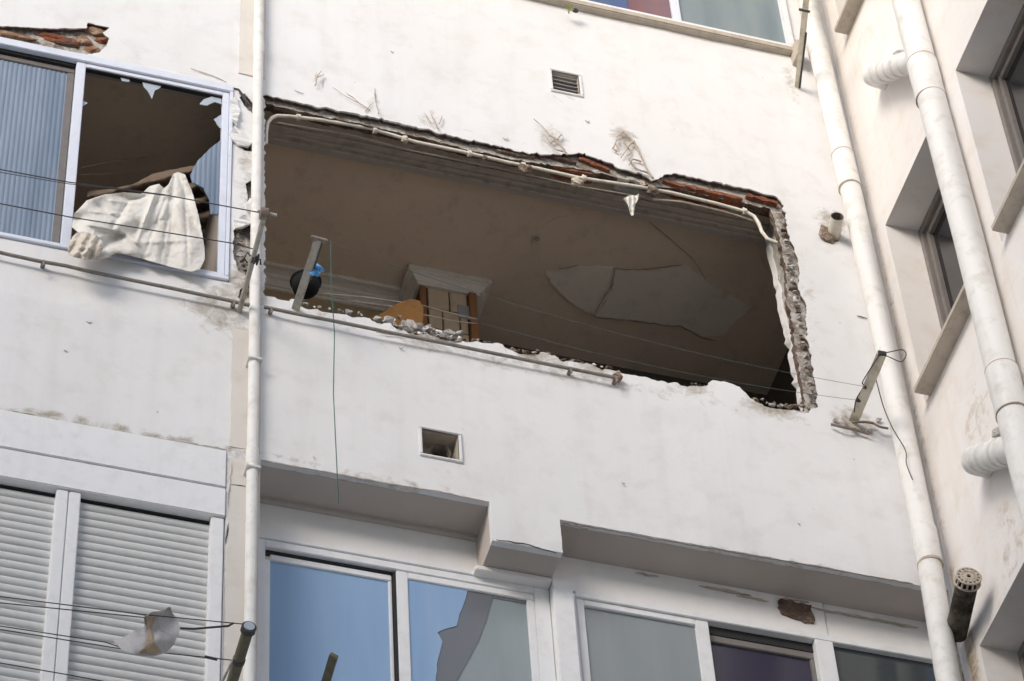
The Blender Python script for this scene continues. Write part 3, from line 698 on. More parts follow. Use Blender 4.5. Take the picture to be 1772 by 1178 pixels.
# peeling plaster flakes on the pilaster
for i, pts in enumerate([[(397,228),(404,222),(412,228),(432,238),(438,246),(430,252),(412,248),(400,238)], [(425,352),(434,340),(439,352),(437,368),(428,362)], [(405,378),(425,372),(438,384),(420,392),(408,392)], [(398,170),(410,165),(416,190),(410,215),(402,205)]]):
    q = jag(XZ(pts, -.02), .008, .003, 50+i); n = len(q)
    vs = [(x, -.012-.03*abs(noise.noise(V((x*20, z*20, i)))), z) for x, z in q]+[(x, -.002, z+.004) for x, z in q]
    mb = MB().add(vs, [(k, (k+1) % n, n+(k+1) % n, n+k) for k in range(n)])
    from mathutils.geometry import tessellate_polygon
    mb.add(vs[:n], tessellate_polygon([[V((p[0], p[2], 0)) for p in vs[:n]]])); mb.build('plaster_flake', M['front'], B)

# ================================================================== side wing
W2 = empty('side_wing', (5.3,-2,0), 'warm white side wing meeting the facade at right, with deep set narrow windows', 'building')
zs = [(10.12,11.455),(13.05,14.38),(15.98,17.31)]
cA, cB = (-.80,-.15), (-1.95,-1.105)
holes = [[(c[0],z0),(c[1],z0),(c[1],z1),(c[0],z1)] for z0, z1 in zs for c in (cA, cB)]
def G2(u, v, ry, rz, s): p = S(u, v); return (p.y, p.z, ry, rz, s)
g2 = [G2(1700,720,.22,.5,.45),G2(1750,930,.25,.5,.5),G2(1600,700,.12,.3,.3),G2(1620,560,.08,.9,.3),(-.03,13.2,.10,4,.5),(-.03,11.6,.14,.9,.75),G2(1745,340,.14,.3,.25),G2(1545,160,.12,.3,.2),(-.45,12.95,.35,.08,.4),G2(1680,740,.1,.16,.6)]
sw = slab([(-6,0),(-.001,0),(-.001,20),(-6,20)], holes, 0, XC, XC+.19, grid=(-2.2,10,-.03,17), gstep=.06, wav=.006, parent=W2, name='side_wall', grime=g2, mats=[M['side'], M['side']],
     rims=[[(.02,0,.0,0),(1,0,.0,1)]]*6)
def swin(c, z):
    y0, y1 = c; z0, z1 = z; X = XC+.19; t = .035
    mb = MB()
    for r in ((y0,y1,z1-.05,z1-.001),(y0,y1,z0,z0+t),(y0,y0+t,z0+t,z1-.05),(y1-t,y1,z0+t,z1-.05)): mb.box((X-.02,r[0],r[2]),(X+.05,r[1],r[3]))
    o = mb.build('window', M['brownframe'], W2, bevel=.003); ym = y1-(y1-y0)*.47
    mb = MB()
    for r in ((y1-t-.03,y1-t,z0+t,z1-.05),(ym,ym+.035,z0+t,z1-.05),(ym+.035,y1-t-.03,z1-.09,z1-.05)): mb.box((X+.0,r[0],r[2]),(X+.03,r[1],r[3]))
    mb.build('sash', M['brownframe'], o, bevel=.003)
    mb = MB()
    for r in ((ym-.04,ym,z0+t,z1-.05),(y0+t,ym-.04,z1-.10,z1-.05)): mb.box((X+.032,r[0],r[2]),(X+.06,r[1],r[3]))
    mb.build('sash', M['track'], o, bevel=.003)
    MB().box((X+.022,y0+t,z0+t),(X+.025,y1-t-.03,z1-.06)).build('pane', M['g_side'], o)
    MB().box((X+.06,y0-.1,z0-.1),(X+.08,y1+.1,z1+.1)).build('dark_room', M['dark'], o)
    ye = y1-.055 if c is cA else y1-.07
    s = MB().prism([(5.10,y0-.05),(XC+.185,y0-.05),(XC+.185,y1+.002),(XC+.001,y1+.002),(XC+.001,ye),(5.10,ye)], 2, z0-.030, z0+.003).build('window_sill', M['stone'], W2, bevel=.004)
for z in zs:
    for c in (cA, cB): swin(c, z)

# ================================================================== drainpipes
def arc(c, r, a0, a1, ux, uy, n=8): return [V(c)+V(ux)*r*cos(a0+(a1-a0)*i/n)+V(uy)*r*sin(a0+(a1-a0)*i/n) for i in range(n+1)]
def clampring(mb, p, r, w=.02): mb.tube([(p[0],p[1],p[2]-w/2),(p[0],p[1],p[2]+w/2)], r, 20)
t = empty('drainpipe', (2.036,-.035,0), 'thin white painted drainpipe running full height beside the broken opening', 'pipe', None)
MB().tube([(2.034,-.034,0),(2.038,-.034,10.5),(2.036,-.034,12.9),(2.034,-.034,15.4),(2.03,-.034,20)], .0245, 18).build('pipe_run', M['pipe'], t, smooth=True)
for z in (11.95, 14.95, 9.0): MB().tube([(2.036,-.034,z-.06),(2.036,-.034,z-.05),(2.036,-.034,z+.04),(2.036,-.034,z+.05)], [.0255,.0275,.0275,.0255], 18).build('socket', M['pipe'], t, smooth=True)
for z in (11.85, 12.55): MB().box((2.005,-.066,z),(2.068,.0,z+.012)).build('clamp', M['pipe'], t, bevel=.002)
t = empty('drainpipe', (5.05,-.08,0), 'thick white drainpipe standing in the corner between facade and side wing', 'pipe')
cp_ = [(5.03,-.08,0),(5.03,-.08,10.6),(5.037,-.08,11.34),(5.068,-.08,12.13),(5.078,-.08,13.5),(5.07,-.08,14.6),(5.053,-.08,16.15),(5.05,-.08,20)]
MB().tube(cp_, .053, 24).build('pipe_run', M['pipe'], t, smooth=True)
def sock(p0, p1, r, parent, n=24):
    a = V(p0); b = V(p1); d = (b-a)
    MB().tube([a, a+d*.06, a+d*.55, a+d*.62, a+d*.94, b], [r, r+.004, r+.004, r+.002, r+.0035, r], n).build('socket', M['pipe'], parent, smooth=True)
sock((5.0675,-.08,14.72),(5.065,-.08,15.02), .0535, t)
sock((5.071,-.08,12.23),(5.067,-.08,12.0), .0535, t)
MB().tube([(5.067,-.08,12.0),(5.0665,-.08,11.985)], .0585, 24).build('joint_shadow_ring', M['stem'], t, smooth=True)  # dark ring paints in the thin shadow line at the joint
sock((5.055,-.08,15.9),(5.054,-.08,16.06), .0535, t)
MB().tube([(5.066,-.08,14.735),(5.066,-.08,14.725)], .0585, 24).build('joint_shadow_ring', M['stem'], t, smooth=True)
MB().tube([(5.0645,-.08,15.005),(5.0645,-.08,15.012)], .0575, 24).build('joint_shadow_ring', M['stem'], t, smooth=True)
t = empty('drainpipe', (5.095,-.975,0), 'thickest white waste pipe on the side wing, with two ridged branches', 'pipe')
bx_ = [(5.095,-.975,0),(5.095,-.975,11.5),(5.095,-.985,13.2),(5.095,-.965,14.9),(5.095,-.965,20)]
MB().tube(bx_, .069, 28).build('pipe_run', M['pipe'], t, smooth=True)
pc = S(1606,150,5.095); sock((5.095,-.966,pc.z+.22),(5.095,-.967,pc.z-.10), .070, t, 28)
pc2 = S(1742,690,5.095); sock((5.095,-.98,pc2.z+.18),(5.095,-.98,pc2.z-.12), .070, t, 28)
for z_ in (pc.z-.10, pc.z+.2, pc2.z-.12, pc2.z+.165): MB().tube([(5.095,-.967-.013*(z_<13),z_),(5.095,-.967-.013*(z_<13),z_-.006)], .0745, 28).build('joint_shadow_ring', M['stem'], t, smooth=True)  # rings paint in the shadow lines at the socket ends
def branch(u0, v0, u1, v1, R=.050):
    a = S(u0, v0, 5.095); b = S(u1, v1, 5.095); a.y = -.975; d = (b-a).normalized()
    path = [a, b-d*.03]; path += [b+V((.012,0,0))+d*.0, b+d*.022+V((.03,0,0)), b+d*.03+V((.075,0,0)), b+d*.03+V((.12,0,0))]
    MB().tube(path, [R]*6, 24).build('branch', M['pipe'], t, smooth=True)
    mb = MB(); L = (b-a).length
    for k, r in ((.30,R+.006),(.44,R+.008),(.58,R+.006),(.72,R+.008),(.86,R+.005),(.97,R+.004)):
        q = a.lerp(b, k); mb.tube([q-d*.022, q-d*.016, q+d*.012, q+d*.02], [R, r, r, R], 24)
    mb.build('ridged_coupling', M['pipe'], t, smooth=True)
branch(1592,108,1510,130, .055); branch(1757,790,1686,797, .060)
for u, v in ((1546,95),(1722,750)):
    p = S(u, v, 5.12); vs, fs = chunk((p.x+.03,p.y,p.z), .036, u, 1, 1, 1); MB().add(vs, fs).build('mortar_lump', M['mortar'], t)

# short stub pipe poking from its chipped hole, and the capped vent pipe in the corner
t = empty('stub_pipe', (4.975,-.06,14.42), 'short cream stub of pipe sticking out of a chipped hole beside the corner drainpipe', 'pipe')
a = V((4.98,.05,14.425)); b = H(1449,374,14.425)
MB().tube([a, b], .033, 18, cap=False).build('pipe_run', M['conduit'], t, smooth=True)
MB().tube([a, b], .0285, 18, cap=False).build('bore', M['rust'], t, smooth=True)
MB().tube([b.lerp(a, .3), b.lerp(a, .32)], .0228, 18).build('dark_bore', M['dark'], t)
vs, fs = chunk((4.93,-.002,14.405), .055, 3, .9, .35, 1.2); MB().add(vs, fs).build('mortar_lump', M['rubble'], t)
t = empty('vent_pipe', (5.10,-.2,11.64), 'dirty black vent pipe with a spoked round cap in the corner at lower right', 'vent')
a = V((5.122,-.07,11.585)); b = F(1674,1008,-.36); d = (b-a).normalized()
MB().tube([a, b], .048, 20).build('pipe_run', M['filth'], t, smooth=True)
x = d.cross(V((0,0,1))).normalized(); y = x.cross(d); mb = MB(); e = b+d*.035
for k in range(14):
    an = 2*pi*k/14; r = x*cos(an)+y*sin(an); mb.bar(b+r*.052, e+r*.050, .006, .012); mb.bar(e+r*.010, e+r*.052, .006, .008)
for rr, c in ((.052, e), (.054, b), (.014, e), (.034, e)):
    mb.tube([c+(x*cos(2*pi*k/24)+y*sin(2*pi*k/24))*rr for k in range(25)], .005, 6)
mb.build('spoked_cap', M['track'], t); MB().tube([b-d*.002, b+d*.010], .044, 20).build('dark_mouth', M['dark'], t)

# conduit running round the head of the hole
t = empty('conduit', (3.4,.12,14.58), 'bent cream conduit clipped under the broken lintel', 'pipe')
def FF(l, y): return [F(u, v, y) for u, v in l]
pts = FF([(460,250),(461,225),(463,213),(470,204),(480,200),(500,201),(560,208),(640,222),(720,246),(800,262),(880,281),(930,291),(1000,307),(1100,322),(1160,333),(1240,352),(1290,366),(1305,374),(1313,386),(1318,400),(1328,413),(1345,420)], .045)
pts = [p+V((0,0,.004*noise.noise(p*4))) for p in pts]; MB().tube(pts, .0095, 10).build('conduit_run', M['conduit'], t, smooth=True)
pts = FF([(1130,345),(1180,349),(1250,365),(1308,383),(1318,398)], .07); MB().tube(pts, .006, 8).build('conduit_run', M['track'], t, smooth=True)
pts = FF([(480,212),(600,232),(720,262),(860,290),(1000,322),(1140,345)], .10); MB().tube(pts, .004, 8).build('cable', M['track'], t, smooth=True)
for i, (u, v) in enumerate([(516,203),(648,226),(700,240),(812,266),(1010,309),(1288,366),(905,286)]):
    p = F(u, v, .045); mb = MB().tube([p+V((-.008,0,0)), p+V((.010,0,.004))], .0155, 10); mb.box((p.x-.005,p.y,p.z),(p.x+.005,p.y+.02,p.z+.035)); mb.build('clip', M['conduit'], t)
def wad(u, v, y, r, seed, mat, par, name, sx=1, sz=1):
    p = F(u, v, y); vs, fs = chunk(p, r, seed, sx, .8, sz, 3); return MB().add(vs, fs).build(name, M[mat], par)
for i, (u, v, r) in enumerate([(700,243,.015),(908,292,.03),(998,314,.028),(1130,330,.032),(1112,318,.02),(838,272,.014)]): wad(u, v, .04, r, i*5+2, 'rubble' if i % 2 else 'track', t, 'plaster_clot')

def single(name, mb, mats, label, cat, group=None, kind=None, **k): return tag(mb.build(name, mats, None, **k), label, cat, group, kind)
# dry stems and torn wires over the lintel
def stems(label, segs, r, group='dry stems and wires above the lintel', y=-.012):
    mb = MB()
    for s in segs:
        P = [F(u, v, y-.01*abs(noise.noise(V((u*.1, v*.1, 0))))*2) for u, v in s]; Q = [P[0]]
        for a, b in zip(P, P[1:]):
            for k in (1, 2, 3): q = a.lerp(b, k/3); q += V((noise.noise(q*40)*.006, 0, noise.noise(q*40+V((5,0,0)))*.006)); Q.append(q)
        mb.tube(Q, [r*.8*(1-.6*i/len(Q)) for i in range(len(Q))], 6)
    single('dry_stem', mb, M['stem'], label, 'dry plant', group)
stems('forked dry stem over the lintel, left of the tallest looped one', [[(982,268),(975,258),(962,240),(950,232),(938,218),(923,205)],[(965,242),(972,232),(968,238)],[(962,240),(952,248),(946,236)],[(975,262),(962,258),(955,250)]], .006)
stems('tallest looped tangle of dry stems hanging above the lintel', [[(1130,308),(1118,290),(1105,262),(1092,240),(1078,228),(1068,236),(1066,250),(1072,262)],[(1125,300),(1100,292),(1085,270),(1092,262),(1080,248)],[(1105,262),(1098,244),(1088,252),(1075,272)],[(1110,280),(1095,275),(1088,285)],[(1068,262),(1060,256),(1066,248)]], .007)
stems('faint crossed stems at the middle left of the lintel', [[(758,222),(750,205),(745,192)],[(745,212),(735,196)],[(760,214),(765,200)]], .004)
stems('thin dry stem scar over the left end of the lintel', [[(655,196),(650,178),(648,160)],[(640,190),(620,178),(600,168),(575,150)],[(632,192),(645,178)]], .0035)
stems('short twig stuck on the white wall near the left pipe', [[(545,148),(549,134),(556,122)],[(549,134),(560,128)]], .004)

# laundry rails on the parapet
def rail(u0, v0, u1, v1, label, ends):
    t = empty('laundry_rail', F(u0, v0, -.03), label, 'rail', 'iron rails along the parapet')
    a = F(u0, v0, -.035); b = F(u1, v1, -.035); P = [a.lerp(b, k/12)+V((0, 0, .008*noise.noise(V((k*.7, u0, 0))))) for k in range(13)]
    MB().tube(P, .0085, 8).build('rod', M['rail'], t, smooth=True)
    for k in ends:
        p = a.lerp(b, k); mb = MB().tube([p+V((0,.04,.0)), p+V((0,-.004,.0))], .010, 8); mb.tube([p, p+V((.0,-.01,-.035)), p+V((-.012,-.015,-.055))], .005, 6); mb.build('hook', M['rust'], t)
rail(-120, 412, 432, 527, 'rusty iron rail under the broken sliding window', [.35, .95])
rail(457, 531, 1072, 655, 'rusty iron rail along the lower edge of the big hole', [.02, .86, .99])

# line brackets
def smooth(P, k=5):
    P = [V(p) for p in P]; Q = []
    for i in range(len(P)-1):
        a, b, c, d = P[max(i-1,0)], P[i], P[i+1], P[min(i+2,len(P)-1)]
        for j in range(k):
            t = j/k; Q.append(.5*((2*b)+(c-a)*t+(2*a-5*b+4*c-d)*t*t+(3*b-a-3*c+d)*t**3))
    return Q+[P[-1]]
def bracket(label, base, tip, wdt, mat, shape='bar', extra=None):
    t = empty('clothesline_bracket', base, label, 'bracket', 'clothesline brackets')
    base = V(base); tip = V(tip); d = (tip-base).normalized()
    if shape == 'bar': MB().bar(base+V((0,.02,0)), tip, wdt, wdt*.6, tw=.5).build('arm', M[mat], t, bevel=.002)
    else: MB().tube([base+V((0,.02,0)), tip], wdt/2, 10).build('arm', M[mat], t, smooth=True)
    return t, base, tip, d
t1, b1, e1, d1 = bracket('rusty pole bracket crossing the thin drainpipe, with a pulley at its tip', (1.975,0,12.925), tuple(H(458,370,12.925)), .024, 'steel', 'tube')
p = e1; MB().tube([p+V((-.02,0,0)), p+V((.012,0,0))], .028, 14).build('pulley', M['rust'], t1, smooth=True)
MB().tube([p+V((-.03,-.0,.01)), p+V((.05,-.015,-.012))], .007, 8).build('pin', M['steel'], t1)
mb = MB(); q = b1.lerp(e1, .55)
for k in range(3):
    mb.tube([q+V((-.004+.012*k,0,0))+V((.0,cos(a*pi/6),sin(a*pi/6)))*(.018+.003*k) for a in range(13)], .0035, 6)
mb.tube([q, q+V((-.03,-.02,.01)), q+V((-.04,0,-.01)), q+V((-.02,.02,-.01))], .004, 6); mb.tube([q, q+V((.03,-.01,-.01)), q+V((.036,.01,-.02))], .004, 6)
mb.build('wire_coil', M['wire'], t1)
t2, b2, e2, d2 = bracket('pale bracket arm in front of the black pot, tied with a blue cloth', (2.229,0,13.02), tuple(H(551,414,13.02)), .034, 'steel')
MB().bar(e2+V((-.035,0,.004)), e2+V((.04,0,-.004)), .022, .016).build('crossbar', M['rust'], t2, bevel=.002)
MB().tube([e2+V((.016,0,0)), b2.lerp(e2, .45)+V((.02,0,0))], .008, 8).build('strut', M['wire'], t2)
tR, bR, eR, dR = bracket('pale wooden bracket with wire loops beside the corner drainpipe', (4.872,0,12.982), tuple(H(1526,612,12.99)), .044, 'wood')
MB().tube(smooth([F(1438,734,-.02), F(1460,739,-.03), F(1482,744,-.02), F(1505,751,-.02)]), .007, 8).build('mount', M['rust'], tR, smooth=True)
MB().tube(smooth([F(1472,731,-.02), F(1490,730,-.035), F(1510,732,-.02), F(1522,738,-.03), F(1536,741,-.02)]), .006, 8).build('mount', M['rust'], tR, smooth=True)
MB().bar(F(1458,722,-.02), F(1480,742,-.02), .014, .02).build('mount', M['stone'], tR, bevel=.003)
for u_, v_ in ((1446,727),(1462,722),(1492,741),(1506,746),(1520,727)):
    vs, fs = shardlump(F(u_, v_, -.006), .018, u_, 1.2, .7, .8); MB().add(vs, fs).build('plaster_chip', M['mortar'], tR)
mb = MB(); q1 = bR.lerp(eR, .52); q2 = bR.lerp(eR, .32)
mb.tube([q1+V((-.02,0,0)), q1+V((.02,0,.0))], .012, 8); mb.tube([q2+V((-.028,0,0)), q2+V((.0,0,0))], .011, 8); mb.tube([eR+V((-.018,0,0)), eR+V((.018,0,0))], .014, 8)
mb.build('eyelet', M['wire'], tR)
mb = MB(); lp = [eR, eR+V((.05,-.02,.01)), eR+V((.095,-.03,.02)), eR+V((.11,-.02,.0)), eR+V((.09,.0,-.03)), eR+V((.04,.0,-.015)), eR]
mb.tube(smooth(lp), .0026, 6); mb.tube(smooth([eR+V((-.012,0,-.01)), q1+V((-.035,-.03,.0)), q1+V((-.02,0,0)), q2+V((-.03,0,0)), q2+V((-.02,.06,-.02))]), .0028, 6)
mb.tube(smooth([eR.lerp(bR,.35)+V((.02,0,0)), (4.955,-.16,12.93), (4.985,-.15,12.80), (5.03,-.14,12.68),(5.02,-.142,12.58),(5.035,-.14,12.48)]), .0024, 6)
mb.build('wire_loop', M['wire'], tR)
tT, bT, eT, dT = bracket('beige stick bracket pointing up from the upper sill by the corner drainpipe', (4.936,-.0,15.66), tuple(F(1398,-30,-.56)), .030, 'wood')
MB().box((4.925,-.09,15.86),(4.965,.0,15.99)).build('mount', M['stone'], tT, bevel=.004)
q = F(1392,18,-.45); MB().bar(q+V((-.03,0,0)), q+V((.03,0,0)), .01, .01).build('crossbar', M['wire'], tT)
MB().bar(bT+V((.0,-.01,-.005)), bT.lerp(eT,.55)+V((.012,0,-.012)), .010, .012).build('rusty_edge', M['wire'], tT)
e3 = F(430,1088,-.55); t3, b3, e3, d3 = bracket('mossy dark post bracket with a glossy cap at the bottom by the shutters', (e3.x+.01,0,e3.z), tuple(e3), .044, 'oldwood', 'tube')
MB().tube([e3-d3*.012, e3+d3*.012], .029, 16).build('cap', M['wire'], t3); MB().tube([e3+d3*.012, e3+d3*.017], .021, 12).build('cap_disc', M['g_clear'], t3)
MB().tube([e3-d3*.16+V((-.02,0,0)), e3-d3*.26+V((-.06,.02,-.08))], .005, 6).build('wire_end', M['steel'], t3)
q = e3-d3*.17; MB().tube([q-d3*.01, q+d3*.01], .025, 12).build('band', M['wire'], t3)
e4 = F(578,1133,-.5); t4, b4, e4, d4 = bracket('lone dark bracket end in front of the blue pane', (e4.x+.02,0,e4.z), tuple(e4), .032, 'oldwood')

# clotheslines
def line(label, pts, r=.0022, mat='wire', group='clotheslines', cat='line', nm='clothesline'):
    P = [V(p) for p in pts]
    single(nm, MB().tube(P, r, 6), M[mat], label, cat, group, smooth=True)
def FL(l, ys): 
    n = len(l)-1
    return [F(u, v, ys[0]+(ys[1]-ys[0])*i/n) for i, (u, v) in enumerate(l)]
line('upper dark clothesline across the broken sliding window, tied to the pulley', FL([(-560,207),(-120,272),(0,293),(119,315),(285,337),(452,368)], (-.5,e1.y)), .0028)
line('lower dark clothesline across the broken sliding window and white cloth', FL([(-560,249),(-120,330),(0,352),(119,375),(238,394),(404,421),(440,431)], (-.4,q.y*0-.33)), .0028)
line('thin twin of the upper clothesline over the ribbed pane', FL([(-560,212),(-120,280),(0,298),(119,318),(200,327),(285,338)], (-.48,-.52)), .0018)
line('topmost clothesline over the roller shutters, reaching the glossy cap', FL([(-120,1008),(0,1032),(247,1063),(424,1080)], (-.5,-.55)), .0022)
line('second clothesline over the shutters, running into the rag', FL([(-120,1018),(0,1043),(130,1056),(256,1069)], (-.5,-.52)), .0022)
line('dark thick wire from the rag to the mossy bracket', FL([(312,1087),(335,1088),(395,1083),(404,1078)], (-.5,-.5)), .0042)
line('third clothesline over the shutters, ending under the rag', FL([(-120,1057),(0,1083),(182,1111),(225,1125)], (-.4,-.42)), .0022)
line('fourth clothesline over the shutters, passing under the rag to the bracket', FL([(-120,1062),(0,1089),(200,1121),(363,1138),(410,1143)], (-.36,-.38)), .0022)
line('dark clip length on the fourth shutter clothesline', FL([(354,1136),(376,1141)], (-.39,-.39)), .006, cat='clip', nm='line_clip', group='clips on the lines')
line('lowest clothesline crossing the shutters at the photo bottom', FL([(-120,1120),(0,1147),(110,1166),(240,1190)], (-.3,-.3)), .0022)
def sag(a, b, s, n=24): return [V(a).lerp(V(b), i/n)-V((0,0,s*4*(i/n)*(1-i/n))) for i in range(n+1)]
line('upper slack green line from the right bracket across the hole', sag(e2+V((.02,0,0)), q1, .10), .0010, 'line')
line('lower slack green line from the right bracket across the hole', sag(b2.lerp(e2,.6)+V((.02,0,0)), q2, .12), .0010, 'line')
a = e2+V((.055,0,0)); bq = F(586,872,a.y)
line('green cord hanging straight down from the pale bracket', [a, (a.x,a.y,a.z-.3), (a.x+.012,a.y,12.4), (a.x+.004,a.y,12.0), (bq.x,bq.y,bq.z)], .0022, 'green', None, 'cord', 'green_cord')

# black pot and blue cloth
t = empty('hanging_pot', F(529,492,-.12), 'round black pot hanging behind the pale bracket at the hole', 'pot')
c = F(529,494,.06)
MB().tube([c+V((0,0,z)) for z in (-.052,-.050,-.044,-.034,-.02,0,.02,.024)], [.004,.026,.042,.052,.060,.064,.066,.070], 32).build('pot_body', M['black'], t, smooth=True)
MB().tube([c+V((0,0,.024)), c+V((0,0,.030))], [.072,.072], 32).build('pot_rim', M['black'], t, smooth=True)
MB().tube([c+V((.03,0,.03)), c+V((.02,-.10,.10)), V(b2.lerp(e2,.5))], .003, 6).build('hanging_wire', M['wire'], t)
mb = MB()
for i, (u, v, rr, sx, sz) in enumerate([(545,462,.024,1.2,.8),(541,470,.018,.8,1.4),(548,472,.014,.8,1.6),(553,466,.018,1.3,.5)]):
    p = F(u, v, -.23); vs, fs = chunk(p, rr, i+3, sx, .8, sz, 3); mb.add(vs, fs)
single('tied_cloth', mb, M['blue'], 'bright blue cloth knotted round the pale bracket above the black pot', 'cloth', smooth=True)

# ------------------------------------------------------------------ cloths
def drape(name, outline, yf, step, mat, label, cat, thick=.003, group=None):
    poly = jag([tuple(p) for p in outline], step, step*.25, 3); P = [V(p) for p in poly]; n = len(P); E_ = [(i, (i+1) % n) for i in range(n)]
    x0 = min(p.x for p in P); x1 = max(p.x for p in P); y0 = min(p.y for p in P); y1 = max(p.y for p in P); x = x0
    while x < x1:
        y = y0
        while y < y1:
            q = (x+random.uniform(-.3,.3)*step, y+random.uniform(-.3,.3)*step)
            if pin(q, poly) and all((q[0]-a.x)**2+(q[1]-a.y)**2 > (step*.6)**2 for a in P[:n]): P.append(V(q))
            y += step
        x += step
    vo, _, fo, _, _, _ = delaunay_2d_cdt(P, E_, [], 0, 1e-4)
    fs = [f for f in fo if pin(tuple(sum((vo[i] for i in f), V((0,0)))/3), poly)]
    o = single(name, MB().add([F(p.x, p.y, yf(p.x, p.y)) for p in vo], fs), M[mat], label, cat, group)
    for f in o.data.polygons: f.use_smooth = True
    md = o.modifiers.new('Solidify', 'SOLIDIFY'); md.thickness = thick
    md = o.modifiers.new('Subsurf', 'SUBSURF'); md.levels = 1; md.render_levels = 1
    return o
def seg(u, v, a, b):
    p = V((u, v)); a = V(a); b = V(b); d = b-a; t = max(0, min(1, (p-a).dot(d)/d.length_squared)); return (p-a-d*t).length, t
def yc(u, v):
    # hanging triangle: pleats fanning out from the peak; left: bunched folds running to the lower left
    th = math.atan2(u-303, v-288); r = math.hypot(u-303, v-288)
    fan = .018*min(1, r/70)*abs(sin(th*7.5+.5+.5*noise.noise(V((u*.02, v*.02, 7)))))
    wl = max(0, min(1, (268-u)/30)); a_ = (u*.35+v*.94)+14*noise.noise(V((u*.018, v*.018, 3)))
    bun = .034*(.5+.5*sin(a_*.12))+.020*noise.noise(V((u*.03, v*.05, 9)))
    y = -.03-fan*(1-wl)-bun*wl-.05*math.exp(-(((u-165)/45)**2+((v-372)/26)**2))*1.0-.05*math.exp(-(((u-150)/30)**2+((v-425)/20)**2))
    cr = 0
    for a, b, w_, h in [((262,352),(345,335),4,.008),((250,395),(300,372),3,.010),((240,420),(330,415),4,-.008),((300,345),(340,390),3,.010),((225,345),(190,400),5,.022),((160,350),(205,380),4,.018),((205,395),(245,425),4,-.018),
        ((268,335),(236,420),4,-.030),((300,310),(278,455),3,.012),((318,312),(326,460),3,.010),((292,330),(250,440),3,.010),((180,345),(240,352),3,-.012),((150,365),(230,372),3,-.014),((140,385),(215,402),3,-.018),((190,405),(130,425),4,-.016),((210,350),(260,338),3,.012),((165,395),(150,440),3,-.012)]:
        d, t = seg(u, v, a, b); cr += h*math.exp(-(d/w_)**1.5)*min(1, 4*t+.2, 4*(1-t)+.2)
    return y+cr-.010*noise.noise(V((u*.035, v*.035, 2)))-.005*abs(noise.noise(V((u*.09, v*.09, 4))))
drape('white_cloth', [(300,300),(308,297),(320,301),(332,328),(344,372),(354,425),(355,448),(346,466),(330,470),(300,463),(255,450),(215,440),(200,438),(188,446),(168,450),(150,449),(128,445),(117,436),(122,414),(138,405),(124,392),(128,370),(150,346),(180,336),(215,333),(245,335),(258,322),(275,317),(284,325),(292,318)], yc, 2.4, 'cloth', 'dusty white cloth bunched over the sill of the broken sliding window', 'cloth')
def yb(u, v): return .10-.04*sin((v+.25*u)*.22)-.03*noise.noise(V((u*.03, v*.09, 2)))
drape('knotted_rag', [(124,410),(132,402),(146,400),(160,404),(172,410),(180,420),(178,434),(168,446),(152,450),(136,446),(120,441),(117,430),(122,420)], lambda u, v: -.11-.045*math.cos(min(1.5, math.hypot((u-150)/30, (v-426)/24)*1.3))-.016*abs(noise.noise(V((u*.09, v*.09, 3))))*2-.008*sin(u*.35+v*.2), 2.6, 'dirtycloth', 'dirty brownish rag knot at the lower left tip of the white cloth', 'rag')
drape('brown_blanket', [(150,330),(190,326),(230,318),(262,300),(300,292),(335,285),(352,292),(346,330),(362,338),(366,360),(355,400),(330,420),(200,420),(150,360)], yb, 6, 'blanket', 'brown crumpled blanket behind the white cloth inside the broken window', 'blanket')
def yr(u, v):
    return -.50-.05*sin((u-205)*.045)-.03*sin(v*.09+u*.03)-.02*noise.noise(V((u*.06, v*.06, 1)))
drape('rag', [(1082,341),(1090,337),(1100,338),(1107,334),(1106,342),(1101,350),(1099,358),(1097,372),(1092,374),(1089,364),(1088,356),(1083,349),(1078,344)], lambda u, v: .01-.02*abs(sin(u*.4))-.01*noise.noise(V((u*.2, v*.2, 0))), 2.2, 'cloth', 'small white rag knotted over the conduit under the lintel', 'rag')
drape('snagged_rag', [(294,1048),(298,1060),(306,1070),(312,1086),(308,1100),(300,1116),(286,1130),(265,1136),(238,1134),(215,1128),(195,1110),(215,1102),(232,1092),(250,1084),(248,1066),(262,1058),(280,1057)], yr, 4.5, 'bag', 'grey and brown torn rag snagged on the clotheslines before the shutter', 'rag')
drape('snagged_rag', [(250,1064),(262,1068),(272,1064),(262,1085),(266,1110),(280,1128),(262,1132),(240,1130),(252,1115),(256,1090)], lambda u, v: yr(u, v)-.022, 4.5, 'rag2', 'narrow brown strip folded over the grey rag on the lines', 'rag')
# ochre foam board torn and leaning in the room
pts = [(636,552),(660,542),(690,524),(712,517),(726,520),(733,534),(732,562),(728,575),(700,566),(664,556)]
q = jag(XZ(pts, .55), .02, .008, 61); mb = MB().prism(q, 1, .55, .60); single('foam_board', mb, M['foam'], 'torn ochre board leaning in the hole left of the tiled pillar', 'board')
for u, v in [((455,500),(700,560)),((460,520),(640,548)),((600,500),(720,530))]:
    pass
line('thin cable looping in front of the tiled pillar', FL([(560,508),(640,515),(730,528),(780,542),(825,552)], (.6,.8)), .004, 'track', 'cables inside the room', 'cable', 'cable')
line('lower cable crossing the tiled pillar', FL([(600,520),(680,530),(735,545),(790,556),(825,560)], (.6,.8)), .003, 'track', 'cables inside the room', 'cable', 'cable')
line('pale cable crossing the dark ceiling inside the broken window', FL([(140,290),(200,278),(252,272)], (.5,.6)), .003, 'track', 'cables inside the room', 'cable', 'cable')
line('lower pale cable inside the broken window, sagging left', FL([(140,302),(200,300),(280,296)], (.5,.6)), .002, 'track', 'cables inside the room', 'cable', 'cable')

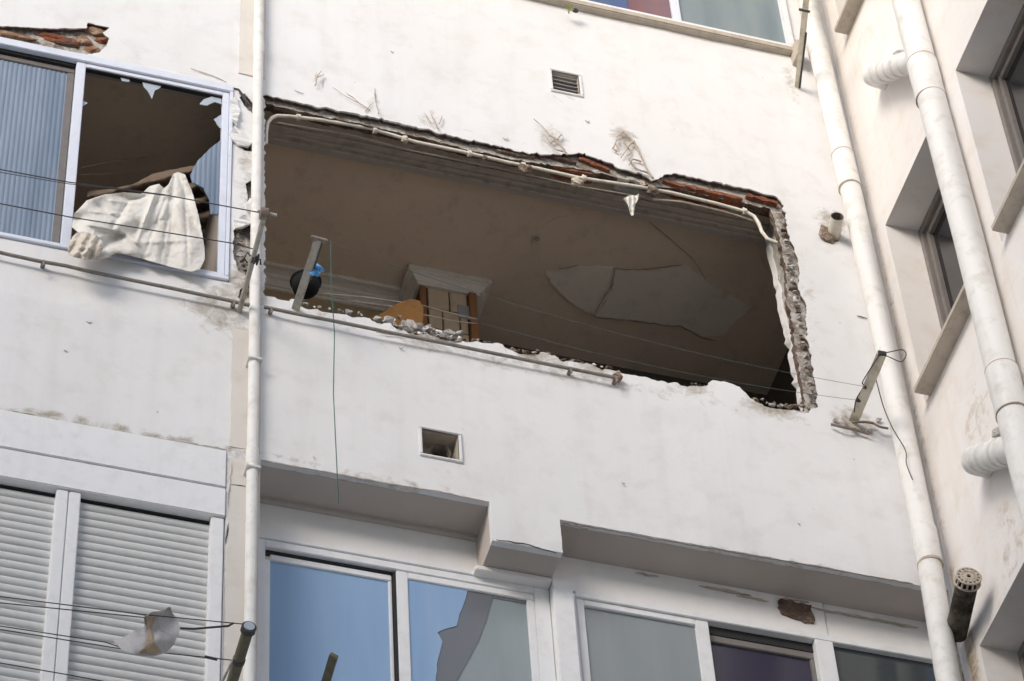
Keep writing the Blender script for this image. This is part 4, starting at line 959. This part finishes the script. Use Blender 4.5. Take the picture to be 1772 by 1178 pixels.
# rubble lumps on the parapet edge and round the pilaster
random.seed(11); spots = []
def lumps(u0, v0, u1, v1, n, r0, r1, mats, jv=4, y=.03):
    for i in range(n):
        t = (i+random.random())/n; spots.append((u0+(u1-u0)*t, v0+(v1-v0)*t+random.uniform(-jv, jv), random.uniform(r0, r1), random.choice(mats), y))
lumps(460,516,640,546,12,.012,.032,['front','mortar'],3); lumps(650,554,800,582,26,.016,.05,['mortar','mortar','rubble','front'],7)
lumps(690,552,735,566,6,.022,.038,['mortar','rubble'],5); lumps(690,566,860,598,26,.008,.02,['mortar','front','rubble'],5,.012); lumps(850,600,935,610,10,.010,.024,['mortar','rubble'],3); lumps(935,612,1075,642,14,.010,.022,['front','mortar','rubble'],3)
lumps(1290,690,1400,708,16,.012,.024,['rubble','rubble','mortar'],4); lumps(1352,372,1408,698,60,.008,.024,['rubble','mortar','mortar','browncore','front'],9,.022)
lumps(410,400,434,510,20,.010,.024,['rubble','mortar','browncore'],6,.0); lumps(1195,662,1222,668,4,.01,.016,['rubble'],2)
rb = MB(); order = ['front','mortar','rubble','browncore']
for i, (u, v, r, m_, y) in enumerate(spots):
    p = F(u, v, y); vs, fs = shardlump(p, r*.85, i, random.uniform(.7,1.6), .8, random.uniform(.4,1)); rb.add(vs, fs, order.index(m_))
rb.build('rubble', [M[m_] for m_ in order], B)['kind'] = 'stuff'
p = F(1068,652,-.02); vs, fs = chunk(p, .022, 77, 1.2, 1, .9); single('stone_chip', MB().add(vs, fs), M['tanbrick'], 'small yellowish stone chip at the right end of the iron rail', 'stone')
# sprig on the upper sill
t = empty('sill_sprig', F(985,12,-.05), 'tiny yellow green sprig growing on the upper sill', 'plant')
mg = paint('leaf_green', (.18,.2,.05), (.25,.2,.08), .5, .7)
c = F(986,16,-.055); mb = MB()
for k in range(16):
    an = random.uniform(0, 2*pi); d = V((cos(an), -.3, sin(an)*.8)); s = d.cross(V((0,1,0))).normalized()*.007; L = random.uniform(.02,.045)
    mb.add([c, c+d*L*.5+s, c+d*L, c+d*L*.5-s], [(0,1,2,3)])
mb.build('leaves', mg, t); mb = MB()
for k in range(4): mb.tube([c+V((0,.02,-.01)), c+V((random.uniform(-.02,.02),0,random.uniform(0,.03)))], .0025, 5)
mb.build('twig', M['stem'], t)
p = F(996,18,-.05); vs, fs = chunk(p, .014, 5); single('dirt_clod', MB().add(vs, fs), M['wire'], 'dark little clod beside the sprig on the upper sill', 'clod')
